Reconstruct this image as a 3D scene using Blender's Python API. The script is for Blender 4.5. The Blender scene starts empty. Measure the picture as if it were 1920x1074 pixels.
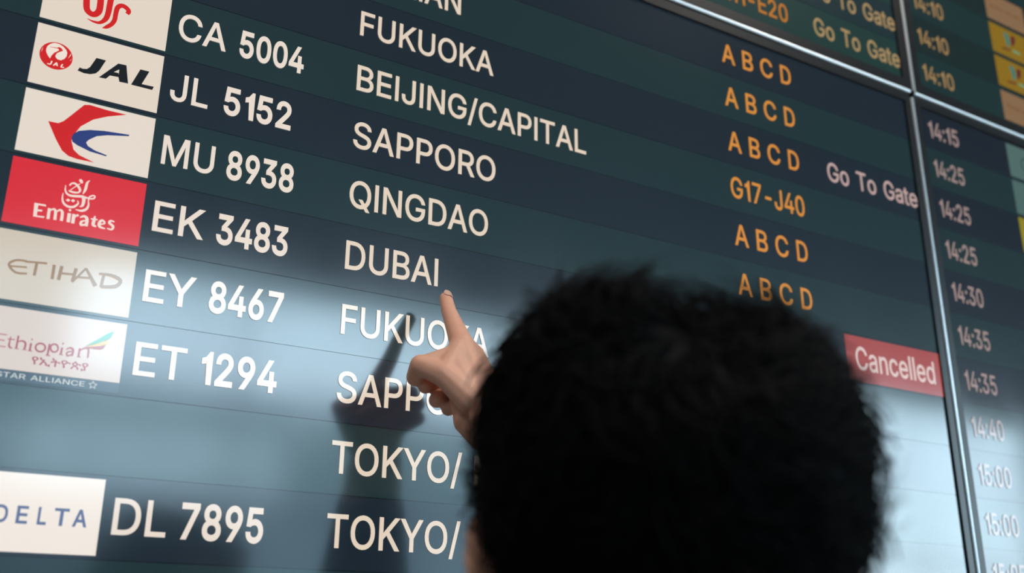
import bpy, bmesh, math, random
import numpy as np
from mathutils import Vector, Matrix, noise as mnoise
from mathutils.geometry import tessellate_polygon

random.seed(7); np.random.seed(7)
scn = bpy.context.scene
COL = scn.collection

# ------------------------------------------------------------------ camera, sky, exposure
U = 0.07                       # one row of the board in metres
Z0 = 1.5 + U * 8.98643         # height of board line Y = 0
def bw(X, Y, d=0.0):           # board units (X right, Y down) and metres in front of the glass -> world
    return Vector((U * X, -d, Z0 - U * Y))

cam_d = bpy.data.cameras.new('camera'); cam = bpy.data.objects.new('camera', cam_d); COL.objects.link(cam)
cam_d.sensor_width = 36.0; cam_d.lens = 36.0 * 1922.3 / 1920.0
cam_d.clip_start = 0.02; cam_d.clip_end = 500
r = Vector((0.86334664, -0.50456756, 0.00664491))
dn = Vector((0.1739398, 0.28520893, -0.94255016))
fw = Vector((0.47368505, 0.81490333, 0.33399855))
cam.matrix_world = Matrix(((r.x, -dn.x, -fw.x, -0.02913), (r.y, -dn.y, -fw.y, -0.94480), (r.z, -dn.z, -fw.z, 1.5), (0, 0, 0, 1)))
cam_d.dof.use_dof = True; cam_d.dof.focus_distance = 1.06; cam_d.dof.aperture_fstop = 3.6
scn.camera = cam

world = bpy.data.worlds.new('overcast_sky'); scn.world = world; world.use_nodes = True
wn = world.node_tree.nodes; wl = world.node_tree.links
bg = wn['Background']; bg.inputs['Strength'].default_value = 8.1
tc = wn.new('ShaderNodeTexCoord'); sp = wn.new('ShaderNodeSeparateXYZ'); rp = wn.new('ShaderNodeValToRGB')
wl.new(tc.outputs['Generated'], sp.inputs[0]); wl.new(sp.outputs['Z'], rp.inputs[0]); wl.new(rp.outputs[0], bg.inputs['Color'])
rp.color_ramp.elements[0].position = 0.0; rp.color_ramp.elements[0].color = (0.66, 0.88, 1.0, 1)
rp.color_ramp.elements[1].position = 0.6; rp.color_ramp.elements[1].color = (0.50, 0.74, 0.95, 1)

scn.view_settings.view_transform = 'Standard'; scn.view_settings.look = 'None'
scn.view_settings.exposure = 0.0; scn.view_settings.gamma = 1.0; scn.view_settings.use_curve_mapping = False
try: scn.cycles.use_denoising = True
except Exception: pass
scn.cycles.max_bounces = 8; scn.cycles.diffuse_bounces = 3

# ------------------------------------------------------------------ helpers
def s2l(c):
    return tuple((v / 255 / 12.92 if v / 255 <= 0.04045 else ((v / 255 + 0.055) / 1.055) ** 2.4) for v in c)

def mat(name, col, rough=0.5, metal=0.0, spec=0.5, emit=None, es=1.0, noise=None, bump=0.0, sss=0.0):
    """procedural Principled material; noise = (scale, amount) mottles the colour, bump adds fine relief"""
    m = bpy.data.materials.new(name); m.use_nodes = True
    n = m.node_tree.nodes; l = m.node_tree.links; p = n['Principled BSDF']
    c = s2l(col)
    p.inputs['Base Color'].default_value = (*c, 1); p.inputs['Roughness'].default_value = rough
    p.inputs['Metallic'].default_value = metal; p.inputs['Specular IOR Level'].default_value = spec
    if emit:
        p.inputs['Emission Color'].default_value = (*s2l(emit), 1); p.inputs['Emission Strength'].default_value = es
    if noise:
        t = n.new('ShaderNodeTexCoord'); k = n.new('ShaderNodeTexNoise'); k.inputs['Scale'].default_value = noise[0]; k.inputs['Detail'].default_value = 4
        x = n.new('ShaderNodeMix'); x.data_type = 'RGBA'
        l.new(t.outputs['Object'], k.inputs['Vector']); l.new(k.outputs['Fac'], x.inputs['Factor'])
        tint = noise[2] if len(noise) > 2 else (1, 1, 1)
        x.inputs['A'].default_value = (*[min(1, v * (1 - noise[1])) for v in c], 1)
        x.inputs['B'].default_value = (*[min(1, v * (1 + noise[1]) * q) for v, q in zip(c, tint)], 1)
        l.new(x.outputs['Result'], p.inputs['Base Color'])
    if bump:
        k = n.new('ShaderNodeTexNoise'); k.inputs['Scale'].default_value = 900; k.inputs['Detail'].default_value = 3
        t = n.new('ShaderNodeTexCoord'); l.new(t.outputs['Object'], k.inputs['Vector'])
        b = n.new('ShaderNodeBump'); b.inputs['Strength'].default_value = bump; b.inputs['Distance'].default_value = 0.0006
        l.new(k.outputs['Fac'], b.inputs['Height']); l.new(b.outputs['Normal'], p.inputs['Normal'])
    if sss:
        p.inputs['Subsurface Weight'].default_value = sss; p.inputs['Subsurface Radius'].default_value = (1, 0.35, 0.2)
        p.inputs['Subsurface Scale'].default_value = 0.004
    return m

SCREEN_ROUGH = 0.115
_glow = {}
def glow(col, es=1.0):
    """glossy display surface showing one flat colour; faint smears in the anti-glare coating"""
    key = (tuple(col), es)
    if key in _glow: return _glow[key]
    m = mat('display_%02x%02x%02x' % tuple(int(v) for v in col), (4, 5, 6), SCREEN_ROUGH, 0, 1.0, col, es)
    n = m.node_tree.nodes; l = m.node_tree.links; p = n['Principled BSDF']
    t = n.new('ShaderNodeTexCoord'); k = n.new('ShaderNodeTexNoise'); k.inputs['Scale'].default_value = 9; k.inputs['Detail'].default_value = 6
    g = n.new('ShaderNodeNewGeometry'); l.new(g.outputs['Position'], k.inputs['Vector'])
    p.inputs['IOR'].default_value = 1.58; p.inputs['Coat Weight'].default_value = 0.2; p.inputs['Coat Roughness'].default_value = 0.34
    r_ = n.new('ShaderNodeMapRange'); r_.inputs['From Min'].default_value = 0.3; r_.inputs['From Max'].default_value = 0.7
    r_.inputs['To Min'].default_value = SCREEN_ROUGH - 0.012; r_.inputs['To Max'].default_value = SCREEN_ROUGH + 0.02
    l.new(k.outputs['Fac'], r_.inputs['Value']); l.new(r_.outputs['Result'], p.inputs['Roughness'])
    _glow[key] = m
    return m

def link_mesh(name, verts, faces, mats, parent=None, mi=None, smooth=False):
    me = bpy.data.meshes.new(name); me.from_pydata([tuple(v) for v in verts], [], [tuple(f) for f in faces]); me.validate()
    if not isinstance(mats, (list, tuple)): mats = [mats]
    for m in mats: me.materials.append(m)
    if mi: me.polygons.foreach_set('material_index', mi)
    if smooth: me.polygons.foreach_set('use_smooth', [True] * len(me.polygons))
    me.update()
    o = bpy.data.objects.new(name, me); COL.objects.link(o)
    if parent: o.parent = parent; o.matrix_parent_inverse = parent.matrix_world.inverted()
    return o

class MB:
    def __init__(s): s.v = []; s.f = []; s.m = []
    def box(s, x0, x1, y0, y1, z0, z1, m=0):
        b = len(s.v)
        s.v += [(x, y, z) for z in (z0, z1) for y in (y0, y1) for x in (x0, x1)]
        for q in ((0, 2, 3, 1), (4, 5, 7, 6), (0, 1, 5, 4), (2, 6, 7, 3), (0, 4, 6, 2), (1, 3, 7, 5)):
            s.f.append([b + i for i in q]); s.m.append(m)
    def poly2(s, pts, d, m=0):          # flat polygon in board units, d metres in front of the board
        b = len(s.v); s.v += [bw(x, y, d) for x, y in pts]
        for t in tessellate_polygon([[Vector((x, y, 0)) for x, y in pts]]):
            t = list(t); (ax, ay), (bx, by), (cx, cy) = [pts[i] for i in t]
            if (bx - ax) * (cy - ay) - (by - ay) * (cx - ax) > 0: t.reverse()
            s.f.append([b + i for i in t]); s.m.append(m)
    def stroke(s, tri, d, m=0):         # variable width stroke, centre line smoothed with Catmull-Rom
        P = [Vector(tri[i:i + 3]) for i in range(0, len(tri), 3)]
        if len(P) > 2:
            Q = [P[0]]
            for i in range(len(P) - 1):
                a = P[max(i - 1, 0)]; b_ = P[i]; c = P[i + 1]; e = P[min(i + 2, len(P) - 1)]
                for k in (1, 2, 3):
                    t = k / 3
                    Q.append(0.5 * ((2 * b_) + (c - a) * t + (2 * a - 5 * b_ + 4 * c - e) * t * t + (3 * b_ - a - 3 * c + e) * t ** 3))
            P = Q
        L = []; R = []
        for i, q in enumerate(P):
            t = (P[min(i + 1, len(P) - 1)] - P[max(i - 1, 0)]); n = Vector((-t.y, t.x)); n = n.normalized() if n.length > 1e-9 else Vector((0, 1))
            w = max(q.z, 0.001) / 2
            L.append((q.x + n.x * w, q.y + n.y * w)); R.append((q.x - n.x * w, q.y - n.y * w))
        for i in range(len(P) - 1):
            quad = [L[i], L[i + 1], R[i + 1], R[i]]
            b = len(s.v); s.v += [bw(x, y, d) for x, y in quad]
            ar = sum(quad[k][0] * quad[(k + 1) % 4][1] - quad[(k + 1) % 4][0] * quad[k][1] for k in range(4))
            s.f.append([b, b + 1, b + 2, b + 3] if ar < 0 else [b + 3, b + 2, b + 1, b]); s.m.append(m)
    def build(s, name, mats, parent=None, smooth=False):
        return link_mesh(name, s.v, s.f, mats, parent, s.m, smooth)

GL = {
  'L': {
    "/": [249,
     [247,542,78,-85,3,-85,171,542],
     [0,3,1,2,1,3]],
    "A": [480,
     [4,-9,195,518,282,518,476,-9,389,-9,279,300,256,369,220,487,257,487,221,368,199,300,91,-9,101,133,101,208,379,208,379,133,239,425,167,208,311,208,338,133,141,133],
     [0,11,12,12,13,0,9,7,1,20,17,12,10,9,13,9,1,13,0,13,1,8,6,2,4,3,15,14,15,3,6,5,14,2,6,14,14,3,2,18,19,15,7,9,16,7,16,8,1,7,8,8,2,1,6,8,16,17,20,18,10,13,17,13,12,17,14,5,18,15,14,18,4,15,19,19,18,20,12,11,20]],
    "B": [456,
     [51,-9,51,518,241,518,291,513,333,499,365,476,389,447,403,412,407,374,404,342,395,316,380,295,361,278,324,261,324,270,342,266,368,253,391,234,410,207,423,175,427,136,422,97,408,62,383,32,348,10,303,-4,247,-9,134,66,244,66,293,71,324,87,341,109,346,137,343,159,335,179,321,196,301,210,277,219,248,222,134,222,134,294,238,294,263,297,284,304,302,316,316,331,324,350,327,372,322,400,306,422,280,437,239,443,134,443,337,267],
     [0,27,39,1,0,39,39,40,1,40,52,1,38,42,41,27,0,26,26,28,27,38,41,39,40,39,41,51,2,52,1,52,2,35,13,36,37,36,13,28,26,25,25,29,28,42,38,37,37,13,42,50,3,51,2,51,3,14,13,53,30,24,23,23,22,30,31,30,22,22,21,31,32,31,21,21,20,32,20,19,32,33,32,19,19,18,33,34,33,18,18,17,34,11,10,46,10,9,46,47,46,9,9,8,47,8,7,47,29,25,24,24,30,29,34,17,35,17,16,35,13,35,16,16,15,13,42,13,14,43,42,14,44,43,14,45,44,14,14,12,45,12,11,45,11,46,45,47,7,48,7,6,48,49,48,6,6,5,49,5,4,49,50,49,4,3,50,4,13,15,53,12,14,53]],
    "C": [510,
     [267,-16,203,-8,145,17,98,57,62,111,39,177,31,254,39,331,62,397,98,451,145,491,203,516,267,525,306,522,343,513,377,498,408,478,434,453,456,423,472,388,485,339,402,339,392,370,382,389,352,421,313,440,267,447,225,441,188,425,157,397,133,360,118,312,112,254,118,196,133,148,158,111,189,84,226,68,267,62,313,69,352,88,382,119,402,169,484,169,472,121,456,86,434,56,408,31,377,11,343,-4,307,-13],
     [5,4,34,34,33,5,6,5,33,33,32,6,32,31,6,7,6,31,31,30,7,8,7,30,36,35,2,0,38,37,0,37,1,11,27,12,36,2,1,1,37,36,27,11,28,10,28,11,2,35,3,4,3,35,34,4,35,8,30,29,9,8,29,29,28,9,28,10,9,13,26,25,25,14,13,39,50,49,49,48,39,48,40,39,24,15,25,14,25,15,44,43,42,20,19,21,22,21,19,19,18,22,40,48,47,47,46,40,41,40,46,46,45,41,45,44,41,44,42,41,22,18,23,18,17,23,24,23,17,17,16,24,15,24,16,38,0,50,50,39,38,12,27,26,26,13,12]],
    "D": [502,
     [219,-9,87,-9,87,66,214,66,269,72,313,89,347,116,371,153,385,200,390,255,385,310,371,357,347,393,315,420,273,437,220,443,84,443,84,518,226,518,297,510,357,486,406,448,442,395,463,331,471,255,463,180,441,115,405,62,355,23,293,-1,134,518,134,-9,51,-9,51,518,134,443,134,66],
     [33,32,16,16,17,33,2,1,31,1,2,32,16,32,2,17,16,30,29,5,4,29,4,0,3,0,4,18,15,14,14,19,18,0,3,31,2,31,35,16,2,34,30,16,34,15,18,30,13,12,20,10,9,24,24,23,10,6,28,27,27,26,6,7,6,26,26,25,7,8,7,25,25,24,8,24,9,8,10,23,11,23,22,11,12,11,22,22,21,12,20,12,21,5,29,28,28,6,5,19,14,13,13,20,19,15,30,34,2,35,34,31,3,35]],
    "E": [419,
     [51,-9,51,518,381,518,381,443,134,443,134,295,364,295,364,220,134,220,134,66,384,66,384,-9],
     [0,9,8,1,0,8,8,5,1,5,4,1,9,0,11,11,10,9,5,8,7,7,6,5,3,2,4,1,4,2]],
    "F": [410,
     [51,-9,51,518,378,518,378,443,134,443,134,287,355,287,355,212,134,212,134,-9],
     [9,8,0,8,5,0,1,0,5,3,2,4,5,8,7,7,6,5,1,5,4,4,2,1]],
    "G": [520,
     [269,-16,203,-8,145,17,97,58,61,112,39,178,31,254,39,331,61,397,97,451,144,491,201,516,265,525,305,521,343,512,378,497,409,476,435,451,457,421,473,387,486,340,402,340,380,388,351,420,312,440,265,447,225,441,188,425,157,398,133,360,118,312,112,254,118,196,133,149,158,111,189,84,226,68,269,62,307,66,340,79,368,100,388,128,401,162,407,213,452,197,274,190,274,265,487,265,487,200,480,139,459,86,425,43,381,11,328,-9,405,196],
     [5,4,33,33,32,5,6,5,32,32,31,6,31,30,6,7,6,30,30,29,7,8,7,29,1,35,2,34,2,35,0,37,36,12,26,25,0,36,1,35,1,36,11,27,26,26,12,11,2,34,3,4,3,34,33,4,34,8,29,28,9,8,28,10,9,28,28,27,10,27,11,10,53,39,38,39,53,52,52,40,39,23,15,24,15,14,24,13,24,14,43,54,44,44,42,49,49,48,44,48,47,44,43,44,47,20,19,21,40,52,51,51,50,40,41,40,50,50,49,41,49,42,41,43,47,46,21,19,22,19,18,22,18,17,22,23,22,17,17,16,23,15,23,16,53,38,0,37,0,38,54,43,45,43,46,45,24,13,25,12,25,13,42,44,54]],
    "H": [517,
     [51,-9,51,518,134,518,134,298,383,298,383,518,466,518,466,-9,383,-9,383,223,134,223,134,-9],
     [0,11,10,1,0,10,10,3,1,3,2,1,9,8,7,7,6,9,4,9,6,6,5,4,3,10,9,9,4,3]],
    "I": [183,
     [51,-9,133,-9,133,518,51,518],
     [0,1,2,0,2,3]],
    "J": [396,
     [185,-16,121,-6,69,26,35,77,24,145,24,182,107,182,107,146,112,107,128,81,153,65,185,59,217,64,241,81,257,107,263,146,263,518,345,518,345,145,334,77,301,26,249,-6],
     [5,4,7,10,9,1,1,9,2,9,8,2,3,2,8,4,3,8,7,4,8,5,7,6,12,0,21,21,13,12,18,17,15,16,15,17,13,21,20,14,13,20,20,19,14,19,18,14,18,15,14,10,1,0,11,10,0,0,12,11]],
    "K": [467,
     [98,129,95,219,132,267,168,309,205,350,360,518,465,516,235,266,231,267,51,-9,51,518,134,518,134,334,133,225,134,193,134,-9,367,-9,176,259,228,324,465,-8,133,268,134,166,197,231,254,288],
     [0,1,9,10,9,1,0,9,15,1,0,14,14,13,1,2,1,13,1,2,12,10,1,12,12,11,10,8,18,17,18,4,3,16,19,7,7,19,23,18,8,7,7,23,18,6,5,18,4,18,5,14,0,21,13,14,17,2,13,20,12,2,20,0,15,21,17,3,20,13,17,20,8,17,22,7,8,22,16,7,22,14,21,22,17,14,22,3,17,18,6,18,23]],
    "L": [393,
     [51,-9,51,518,134,518,134,66,370,66,370,-9],
     [1,0,3,3,0,5,5,4,3,1,3,2]],
    "M": [628,
     [51,-9,51,518,158,518,286,190,296,162,308,125,320,86,334,40,295,40,309,85,321,124,334,161,344,190,470,518,577,518,577,-9,495,-9,495,291,495,327,496,369,497,413,498,466,525,466,506,407,490,360,476,319,464,288,348,-9,280,-9,162,288,151,318,136,358,121,405,99,466,128,466,129,416,130,372,131,329,131,291,131,-9,315,103,496,377,130,378],
     [32,33,1,39,38,0,1,0,38,38,37,1,32,1,37,37,36,32,33,32,35,34,33,35,9,5,8,35,32,42,34,35,2,33,34,2,1,33,2,14,22,23,17,16,15,15,14,17,18,17,14,14,23,18,19,18,23,20,41,23,23,22,20,22,21,20,12,11,26,41,20,24,20,21,13,21,22,13,22,14,13,8,28,27,27,7,8,9,8,7,7,6,9,9,6,40,6,10,40,26,25,12,35,31,2,30,29,3,3,2,30,31,30,2,5,9,40,24,20,13,13,12,25,25,24,13,19,23,41,7,27,26,10,6,7,7,26,11,11,10,7,28,8,29,4,3,29,29,8,4,5,4,8,32,36,42,31,35,42]],
    "N": [523,
     [51,-9,51,518,141,518,351,187,371,155,395,111,427,48,397,43,392,108,390,157,390,195,390,518,472,518,472,-9,382,-9,194,285,170,326,140,377,93,459,128,464,131,384,133,328,134,291,134,-9,391,118,131,393],
     [21,20,18,23,22,0,1,0,22,18,1,22,21,18,22,19,18,25,18,19,2,1,18,2,8,7,6,5,8,6,13,6,14,6,7,14,8,5,24,24,5,9,5,6,9,10,9,6,6,13,10,13,12,10,11,10,12,7,8,14,19,17,2,16,15,3,3,2,16,17,16,2,4,8,24,3,15,14,4,3,14,8,4,14,18,20,25,17,19,25]],
    "O": [533,
     [267,-16,203,-8,146,17,98,57,62,111,39,177,31,254,39,331,62,397,98,451,146,491,203,516,267,525,331,516,388,491,436,451,472,397,495,331,502,254,495,177,472,111,436,57,388,17,331,-8,267,62,308,67,345,84,376,110,400,148,416,196,421,254,416,313,400,361,376,398,345,425,308,441,267,447,226,441,189,425,158,398,133,360,118,312,112,254,118,196,133,148,158,111,189,84,226,67],
     [5,4,44,44,43,5,6,5,43,43,42,6,42,41,6,7,6,41,41,40,7,8,7,40,45,2,46,39,38,10,47,1,0,37,12,11,46,2,1,1,47,46,37,11,38,10,38,11,2,45,3,4,3,45,44,4,45,8,40,39,9,8,39,39,10,9,27,26,22,33,14,34,22,26,23,25,23,26,13,35,34,34,14,13,20,19,28,29,28,19,19,18,29,30,29,18,31,30,18,18,17,31,32,31,17,17,16,32,27,22,21,21,20,27,20,28,27,32,16,33,16,15,33,14,33,15,23,25,0,25,24,0,47,0,24,12,37,36,36,35,12,35,13,12]],
    "P": [445,
     [51,-9,51,518,236,518,291,512,337,495,372,469,398,434,413,393,418,348,413,302,398,261,372,226,337,199,291,182,236,177,100,177,100,251,232,251,267,255,293,264,312,279,325,298,333,321,335,348,333,374,325,397,312,416,293,431,266,440,232,443,134,443,134,-9,134,251,134,177],
     [15,16,0,1,0,16,15,0,31,16,15,33,16,32,30,1,16,30,18,14,13,13,19,18,27,3,28,2,28,3,15,31,33,14,18,17,28,2,29,30,29,2,1,30,2,12,11,20,21,20,11,11,10,21,10,9,21,22,21,9,9,8,22,23,22,8,24,23,8,8,7,24,25,24,7,7,6,25,6,5,25,26,25,5,4,26,5,19,13,12,12,20,19,26,4,27,3,27,4,14,17,33,17,32,33,32,16,33]],
    "Q": [533,
     [229,167,317,168,377,90,391,70,485,-56,396,-57,338,21,324,40,267,-16,203,-8,146,17,98,57,62,111,39,177,31,254,39,331,62,397,98,451,146,491,203,516,267,525,331,516,388,491,436,451,472,397,495,331,502,254,495,177,472,111,436,57,388,17,331,-8,267,62,308,67,345,84,376,110,400,148,416,196,421,254,416,313,400,361,376,398,345,425,308,441,267,447,226,441,189,425,158,398,133,360,118,312,112,254,118,196,133,148,158,111,189,84,226,67,414,39,353,2,304,67,367,103],
     [13,12,52,52,51,13,14,13,51,51,50,14,50,49,14,15,14,49,49,48,15,16,15,48,9,55,54,44,20,45,55,9,8,8,32,55,19,46,45,45,20,19,9,54,10,54,53,10,11,10,53,12,11,53,52,12,53,16,48,47,17,16,47,18,17,47,47,46,18,46,19,18,31,6,7,6,34,7,2,3,35,42,41,22,30,3,6,34,6,3,3,2,34,34,2,59,21,43,42,42,22,21,28,27,36,37,36,27,27,26,37,38,37,26,39,38,26,26,25,39,40,39,25,25,24,40,30,6,57,5,4,30,3,30,56,29,28,3,35,3,28,28,36,35,40,24,41,24,23,41,22,41,23,31,7,8,32,8,7,33,1,0,7,34,33,34,1,33,20,44,43,43,21,20,2,35,59,29,3,56,6,31,57,32,7,58,7,33,58,30,4,56,5,30,57,33,0,58,1,34,59]],
    "R": [449,
     [51,-9,51,518,236,518,291,513,337,497,373,471,398,437,413,397,418,352,413,307,398,267,373,234,337,209,291,194,236,189,87,189,87,264,233,264,268,267,294,275,313,288,326,305,333,326,336,352,333,378,326,400,313,418,293,431,267,440,232,443,134,443,134,-9,348,-9,215,238,308,238,443,-9,134,264,134,189,241,189,326,205],
     [15,16,0,1,0,16,15,0,31,16,15,37,16,36,30,1,16,30,34,19,18,27,3,28,2,28,3,15,31,37,17,33,18,28,2,29,30,29,2,1,30,2,21,20,11,11,10,21,10,9,21,22,21,9,9,8,22,23,22,8,24,23,8,8,7,24,25,24,7,7,6,25,6,5,25,26,25,5,4,26,5,13,38,32,13,32,39,34,13,39,12,11,34,11,20,34,19,34,20,26,4,27,3,27,4,14,33,37,33,17,36,36,37,33,36,16,37,33,14,38,13,34,38,34,18,33,33,38,34,12,34,39,32,35,39]],
    "S": [447,
     [224,-18,170,-13,124,1,85,24,56,55,37,93,27,146,112,146,119,113,130,94,148,78,170,67,195,60,224,58,255,61,283,69,305,81,322,97,333,117,336,139,333,158,325,173,311,186,292,196,242,214,181,231,124,252,80,283,52,323,43,372,49,416,67,453,96,483,134,506,178,520,227,525,276,520,320,506,356,483,385,454,403,418,412,369,331,369,319,407,297,430,265,444,225,449,196,447,171,439,151,428,136,413,127,395,124,376,128,355,138,340,153,327,173,316,215,302,267,288,315,272,364,245,385,226,402,202,414,173,417,138,412,96,394,59,366,27,327,2,280,-13],
     [5,4,8,8,7,5,6,5,7,29,28,53,53,52,29,30,29,52,52,51,30,31,30,51,0,13,12,56,25,57,34,48,47,0,12,1,11,1,12,33,49,48,48,34,33,1,11,2,11,10,2,3,2,10,10,9,3,4,3,9,8,4,9,25,56,26,56,55,26,27,26,55,55,54,27,28,27,54,53,28,54,31,51,50,32,31,50,50,49,32,49,33,32,45,36,46,35,46,36,22,59,23,14,69,15,23,59,24,58,24,59,44,37,45,36,45,37,66,65,18,19,18,65,65,64,19,64,63,19,20,19,63,63,62,20,21,20,62,62,61,21,60,21,61,41,40,42,15,69,68,16,15,68,68,67,16,17,16,67,67,66,17,66,18,17,21,60,22,59,22,60,42,40,43,40,39,43,39,38,43,44,43,38,37,44,38,69,14,0,13,0,14,57,25,24,24,58,57,46,35,47,34,47,35]],
    "T": [449,
     [23,443,23,518,426,518,426,443,266,443,266,-9,184,-9,184,443],
     [1,0,7,3,2,4,5,4,6,7,6,4,4,2,7,1,7,2]],
    "U": [517,
     [259,-17,201,-11,150,7,108,37,77,75,57,121,51,173,51,518,133,518,133,179,137,146,149,118,167,94,191,76,222,64,259,61,296,64,326,76,351,94,369,117,380,146,384,179,384,518,466,518,466,173,460,121,440,75,409,37,368,7,317,-11],
     [7,6,9,9,8,7,0,14,1,13,1,14,1,13,2,12,2,13,2,12,3,12,11,3,4,3,11,5,4,11,11,10,5,6,5,10,9,6,10,18,17,28,28,17,29,16,29,17,25,24,20,21,20,24,24,23,21,22,21,23,18,28,27,19,18,27,27,26,19,26,25,19,25,20,19,29,16,0,16,15,0,14,0,15]],
    "X": [474,
     [2,-8,223,302,222,219,13,517,109,518,185,406,212,366,231,333,259,283,217,283,244,333,264,366,291,406,369,518,462,517,253,222,253,304,472,-8,377,-9,285,124,261,160,242,191,215,240,260,240,233,192,214,161,189,124,96,-9,193,261,223,283,223,293,238,321,253,283,253,292,282,263,222,227,223,240,253,240,253,229,237,200],
     [0,27,26,5,4,3,24,2,25,9,1,28,1,7,6,15,21,20,18,17,19,14,13,12,23,15,34,10,16,11,38,37,35,6,5,1,28,1,3,5,3,1,23,8,32,8,33,32,29,30,9,0,26,28,25,2,28,26,25,28,2,22,28,22,9,28,8,16,33,9,22,29,1,9,30,7,1,31,1,30,31,16,10,31,15,20,19,34,15,17,19,17,15,37,38,23,31,30,33,29,32,33,30,29,33,16,31,33,14,12,34,11,16,34,12,11,34,16,8,34,8,23,34,35,2,39,22,2,35,35,36,22,29,22,36,32,29,37,29,36,37,36,35,37,23,32,37,15,23,38,21,15,39,15,38,39,35,39,38,2,24,39]],
    "Y": [472,
     [194,-9,194,206,1,517,96,518,200,349,230,296,263,221,210,221,243,297,273,349,376,518,471,517,277,206,277,-9,237,282],
     [4,1,7,7,5,4,1,4,2,3,2,4,8,6,9,9,6,12,12,11,9,11,10,9,1,0,13,13,12,1,7,1,12,12,6,7,7,6,14,6,8,14,5,7,14]],
    "Z": [438,
     [33,-9,33,49,266,390,299,436,344,493,360,446,286,443,223,443,31,443,31,518,406,518,406,459,176,124,141,75,94,15,78,63,152,66,214,66,408,66,408,-9,305,444,133,65],
     [15,12,2,17,16,14,21,14,16,1,0,14,15,1,14,14,21,15,13,12,15,20,4,6,6,4,7,5,2,12,3,2,5,4,20,5,5,11,4,11,10,4,14,0,19,17,14,19,19,18,17,9,8,7,7,4,9,4,10,9,1,15,2,3,5,20,11,5,12,13,15,21]],
  },
  'N': {
    "0": [453,
     [227,-28,168,-19,117,7,77,50,49,106,32,174,27,254,32,334,49,402,78,459,117,501,168,528,227,537,286,528,336,501,376,459,404,402,421,334,426,254,421,174,404,106,376,50,336,7,286,-19,227,71,254,76,276,90,295,114,310,150,320,197,323,254,320,312,310,359,295,395,276,419,253,433,227,438,200,433,177,419,158,395,143,359,134,312,130,254,134,197,143,150,158,114,177,90,200,76],
     [6,5,43,43,42,6,42,41,6,7,6,41,1,47,2,47,46,2,3,2,46,46,45,3,4,3,45,45,44,4,5,4,44,43,5,44,7,41,40,8,7,40,40,39,8,9,8,39,39,38,9,10,9,38,38,37,10,37,11,10,25,0,23,12,35,13,19,18,29,30,29,18,31,30,18,18,17,31,25,23,22,26,25,22,22,21,26,27,26,21,21,20,27,28,27,20,20,19,28,19,29,28,31,17,32,17,16,32,33,32,16,16,15,33,34,33,15,15,14,34,35,34,14,13,35,14,47,1,0,24,47,0,0,25,24,35,12,36,37,36,12,11,37,12]],
    "1": [308,
     [175,-21,281,-21,281,530,220,530,140,434,63,410,63,312,175,333],
     [0,1,2,0,2,3,0,3,4,0,4,7,4,5,6,4,6,7]],
    "2": [453,
     [43,-21,43,56,219,243,265,295,292,336,297,353,299,371,297,391,290,407,279,420,264,430,245,436,224,438,201,436,183,429,168,418,157,403,151,385,146,341,42,341,50,410,68,453,96,488,133,515,177,531,225,537,273,531,316,515,352,490,379,456,396,416,402,373,399,341,391,310,375,279,353,246,282,165,174,52,174,78,410,78,410,-21,198,78],
     [18,17,19,20,19,17,17,16,20,21,20,16,16,22,21,25,12,11,12,25,13,24,14,13,13,25,24,1,0,37,37,38,1,38,2,1,22,16,15,23,22,15,15,14,23,14,24,23,3,36,35,4,3,35,35,34,4,34,33,4,5,4,33,33,32,5,6,5,32,32,31,6,7,6,31,31,30,7,30,29,7,8,7,29,29,28,8,9,8,28,28,27,9,10,9,27,26,10,27,37,0,40,40,39,37,37,39,41,38,37,41,2,38,36,36,3,2,10,26,11,25,11,26,36,38,41]],
    "3": [453,
     [218,-28,169,-23,124,-10,85,13,53,45,32,84,18,153,126,153,135,115,143,100,156,88,173,79,194,73,218,71,244,73,266,80,284,91,297,105,305,122,308,145,305,166,298,185,285,202,265,214,238,223,200,227,136,227,136,307,267,456,267,431,49,431,49,530,393,530,393,453,196,239,190,310,267,309,317,295,358,269,389,234,408,192,414,145,408,97,388,55,358,20,318,-7,271,-23,245,431,262,310],
     [5,4,8,8,7,5,6,5,7,12,11,1,14,13,0,34,25,24,12,1,0,0,13,12,1,11,2,11,10,2,3,2,10,10,9,3,4,3,9,8,4,9,25,34,26,27,26,34,34,35,27,27,35,29,42,41,19,41,40,19,15,46,45,16,15,45,45,44,16,17,16,44,44,43,17,18,17,43,43,42,18,42,19,18,19,40,20,40,39,20,21,20,39,39,38,21,22,21,38,38,37,22,23,22,37,36,23,37,33,29,35,28,29,33,33,32,28,14,0,46,46,15,14,23,36,24,34,24,36,31,30,28,28,32,31,28,30,47,29,28,47,27,29,47,34,36,48,35,34,48,33,35,48]],
    "4": [453,
     [19,84,19,164,235,530,347,530,130,160,130,184,434,184,434,84,261,-21,261,121,261,146,261,339,364,339,364,-21,143,184,261,84,261,184,364,184,364,84],
     [1,0,4,1,4,5,4,0,9,4,9,10,1,5,2,4,10,14,5,4,14,3,2,5,3,5,14,16,17,11,17,16,10,18,15,8,9,0,15,14,10,16,12,11,17,7,6,18,6,17,18,15,18,9,18,17,10,10,9,18,8,13,18]],
    "5": [453,
     [221,-28,174,-23,131,-8,94,16,65,48,46,87,35,151,139,151,147,116,155,101,167,89,182,79,201,73,221,71,245,74,265,83,282,96,295,114,304,136,307,162,304,188,295,211,281,230,264,244,243,253,218,256,174,248,156,240,134,224,44,234,77,530,387,530,387,431,169,431,157,322,130,322,144,333,171,345,199,352,230,355,267,351,302,340,333,323,360,300,382,271,398,239,409,202,412,163,406,111,387,65,358,26,319,-3,273,-22,159,340],
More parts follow.
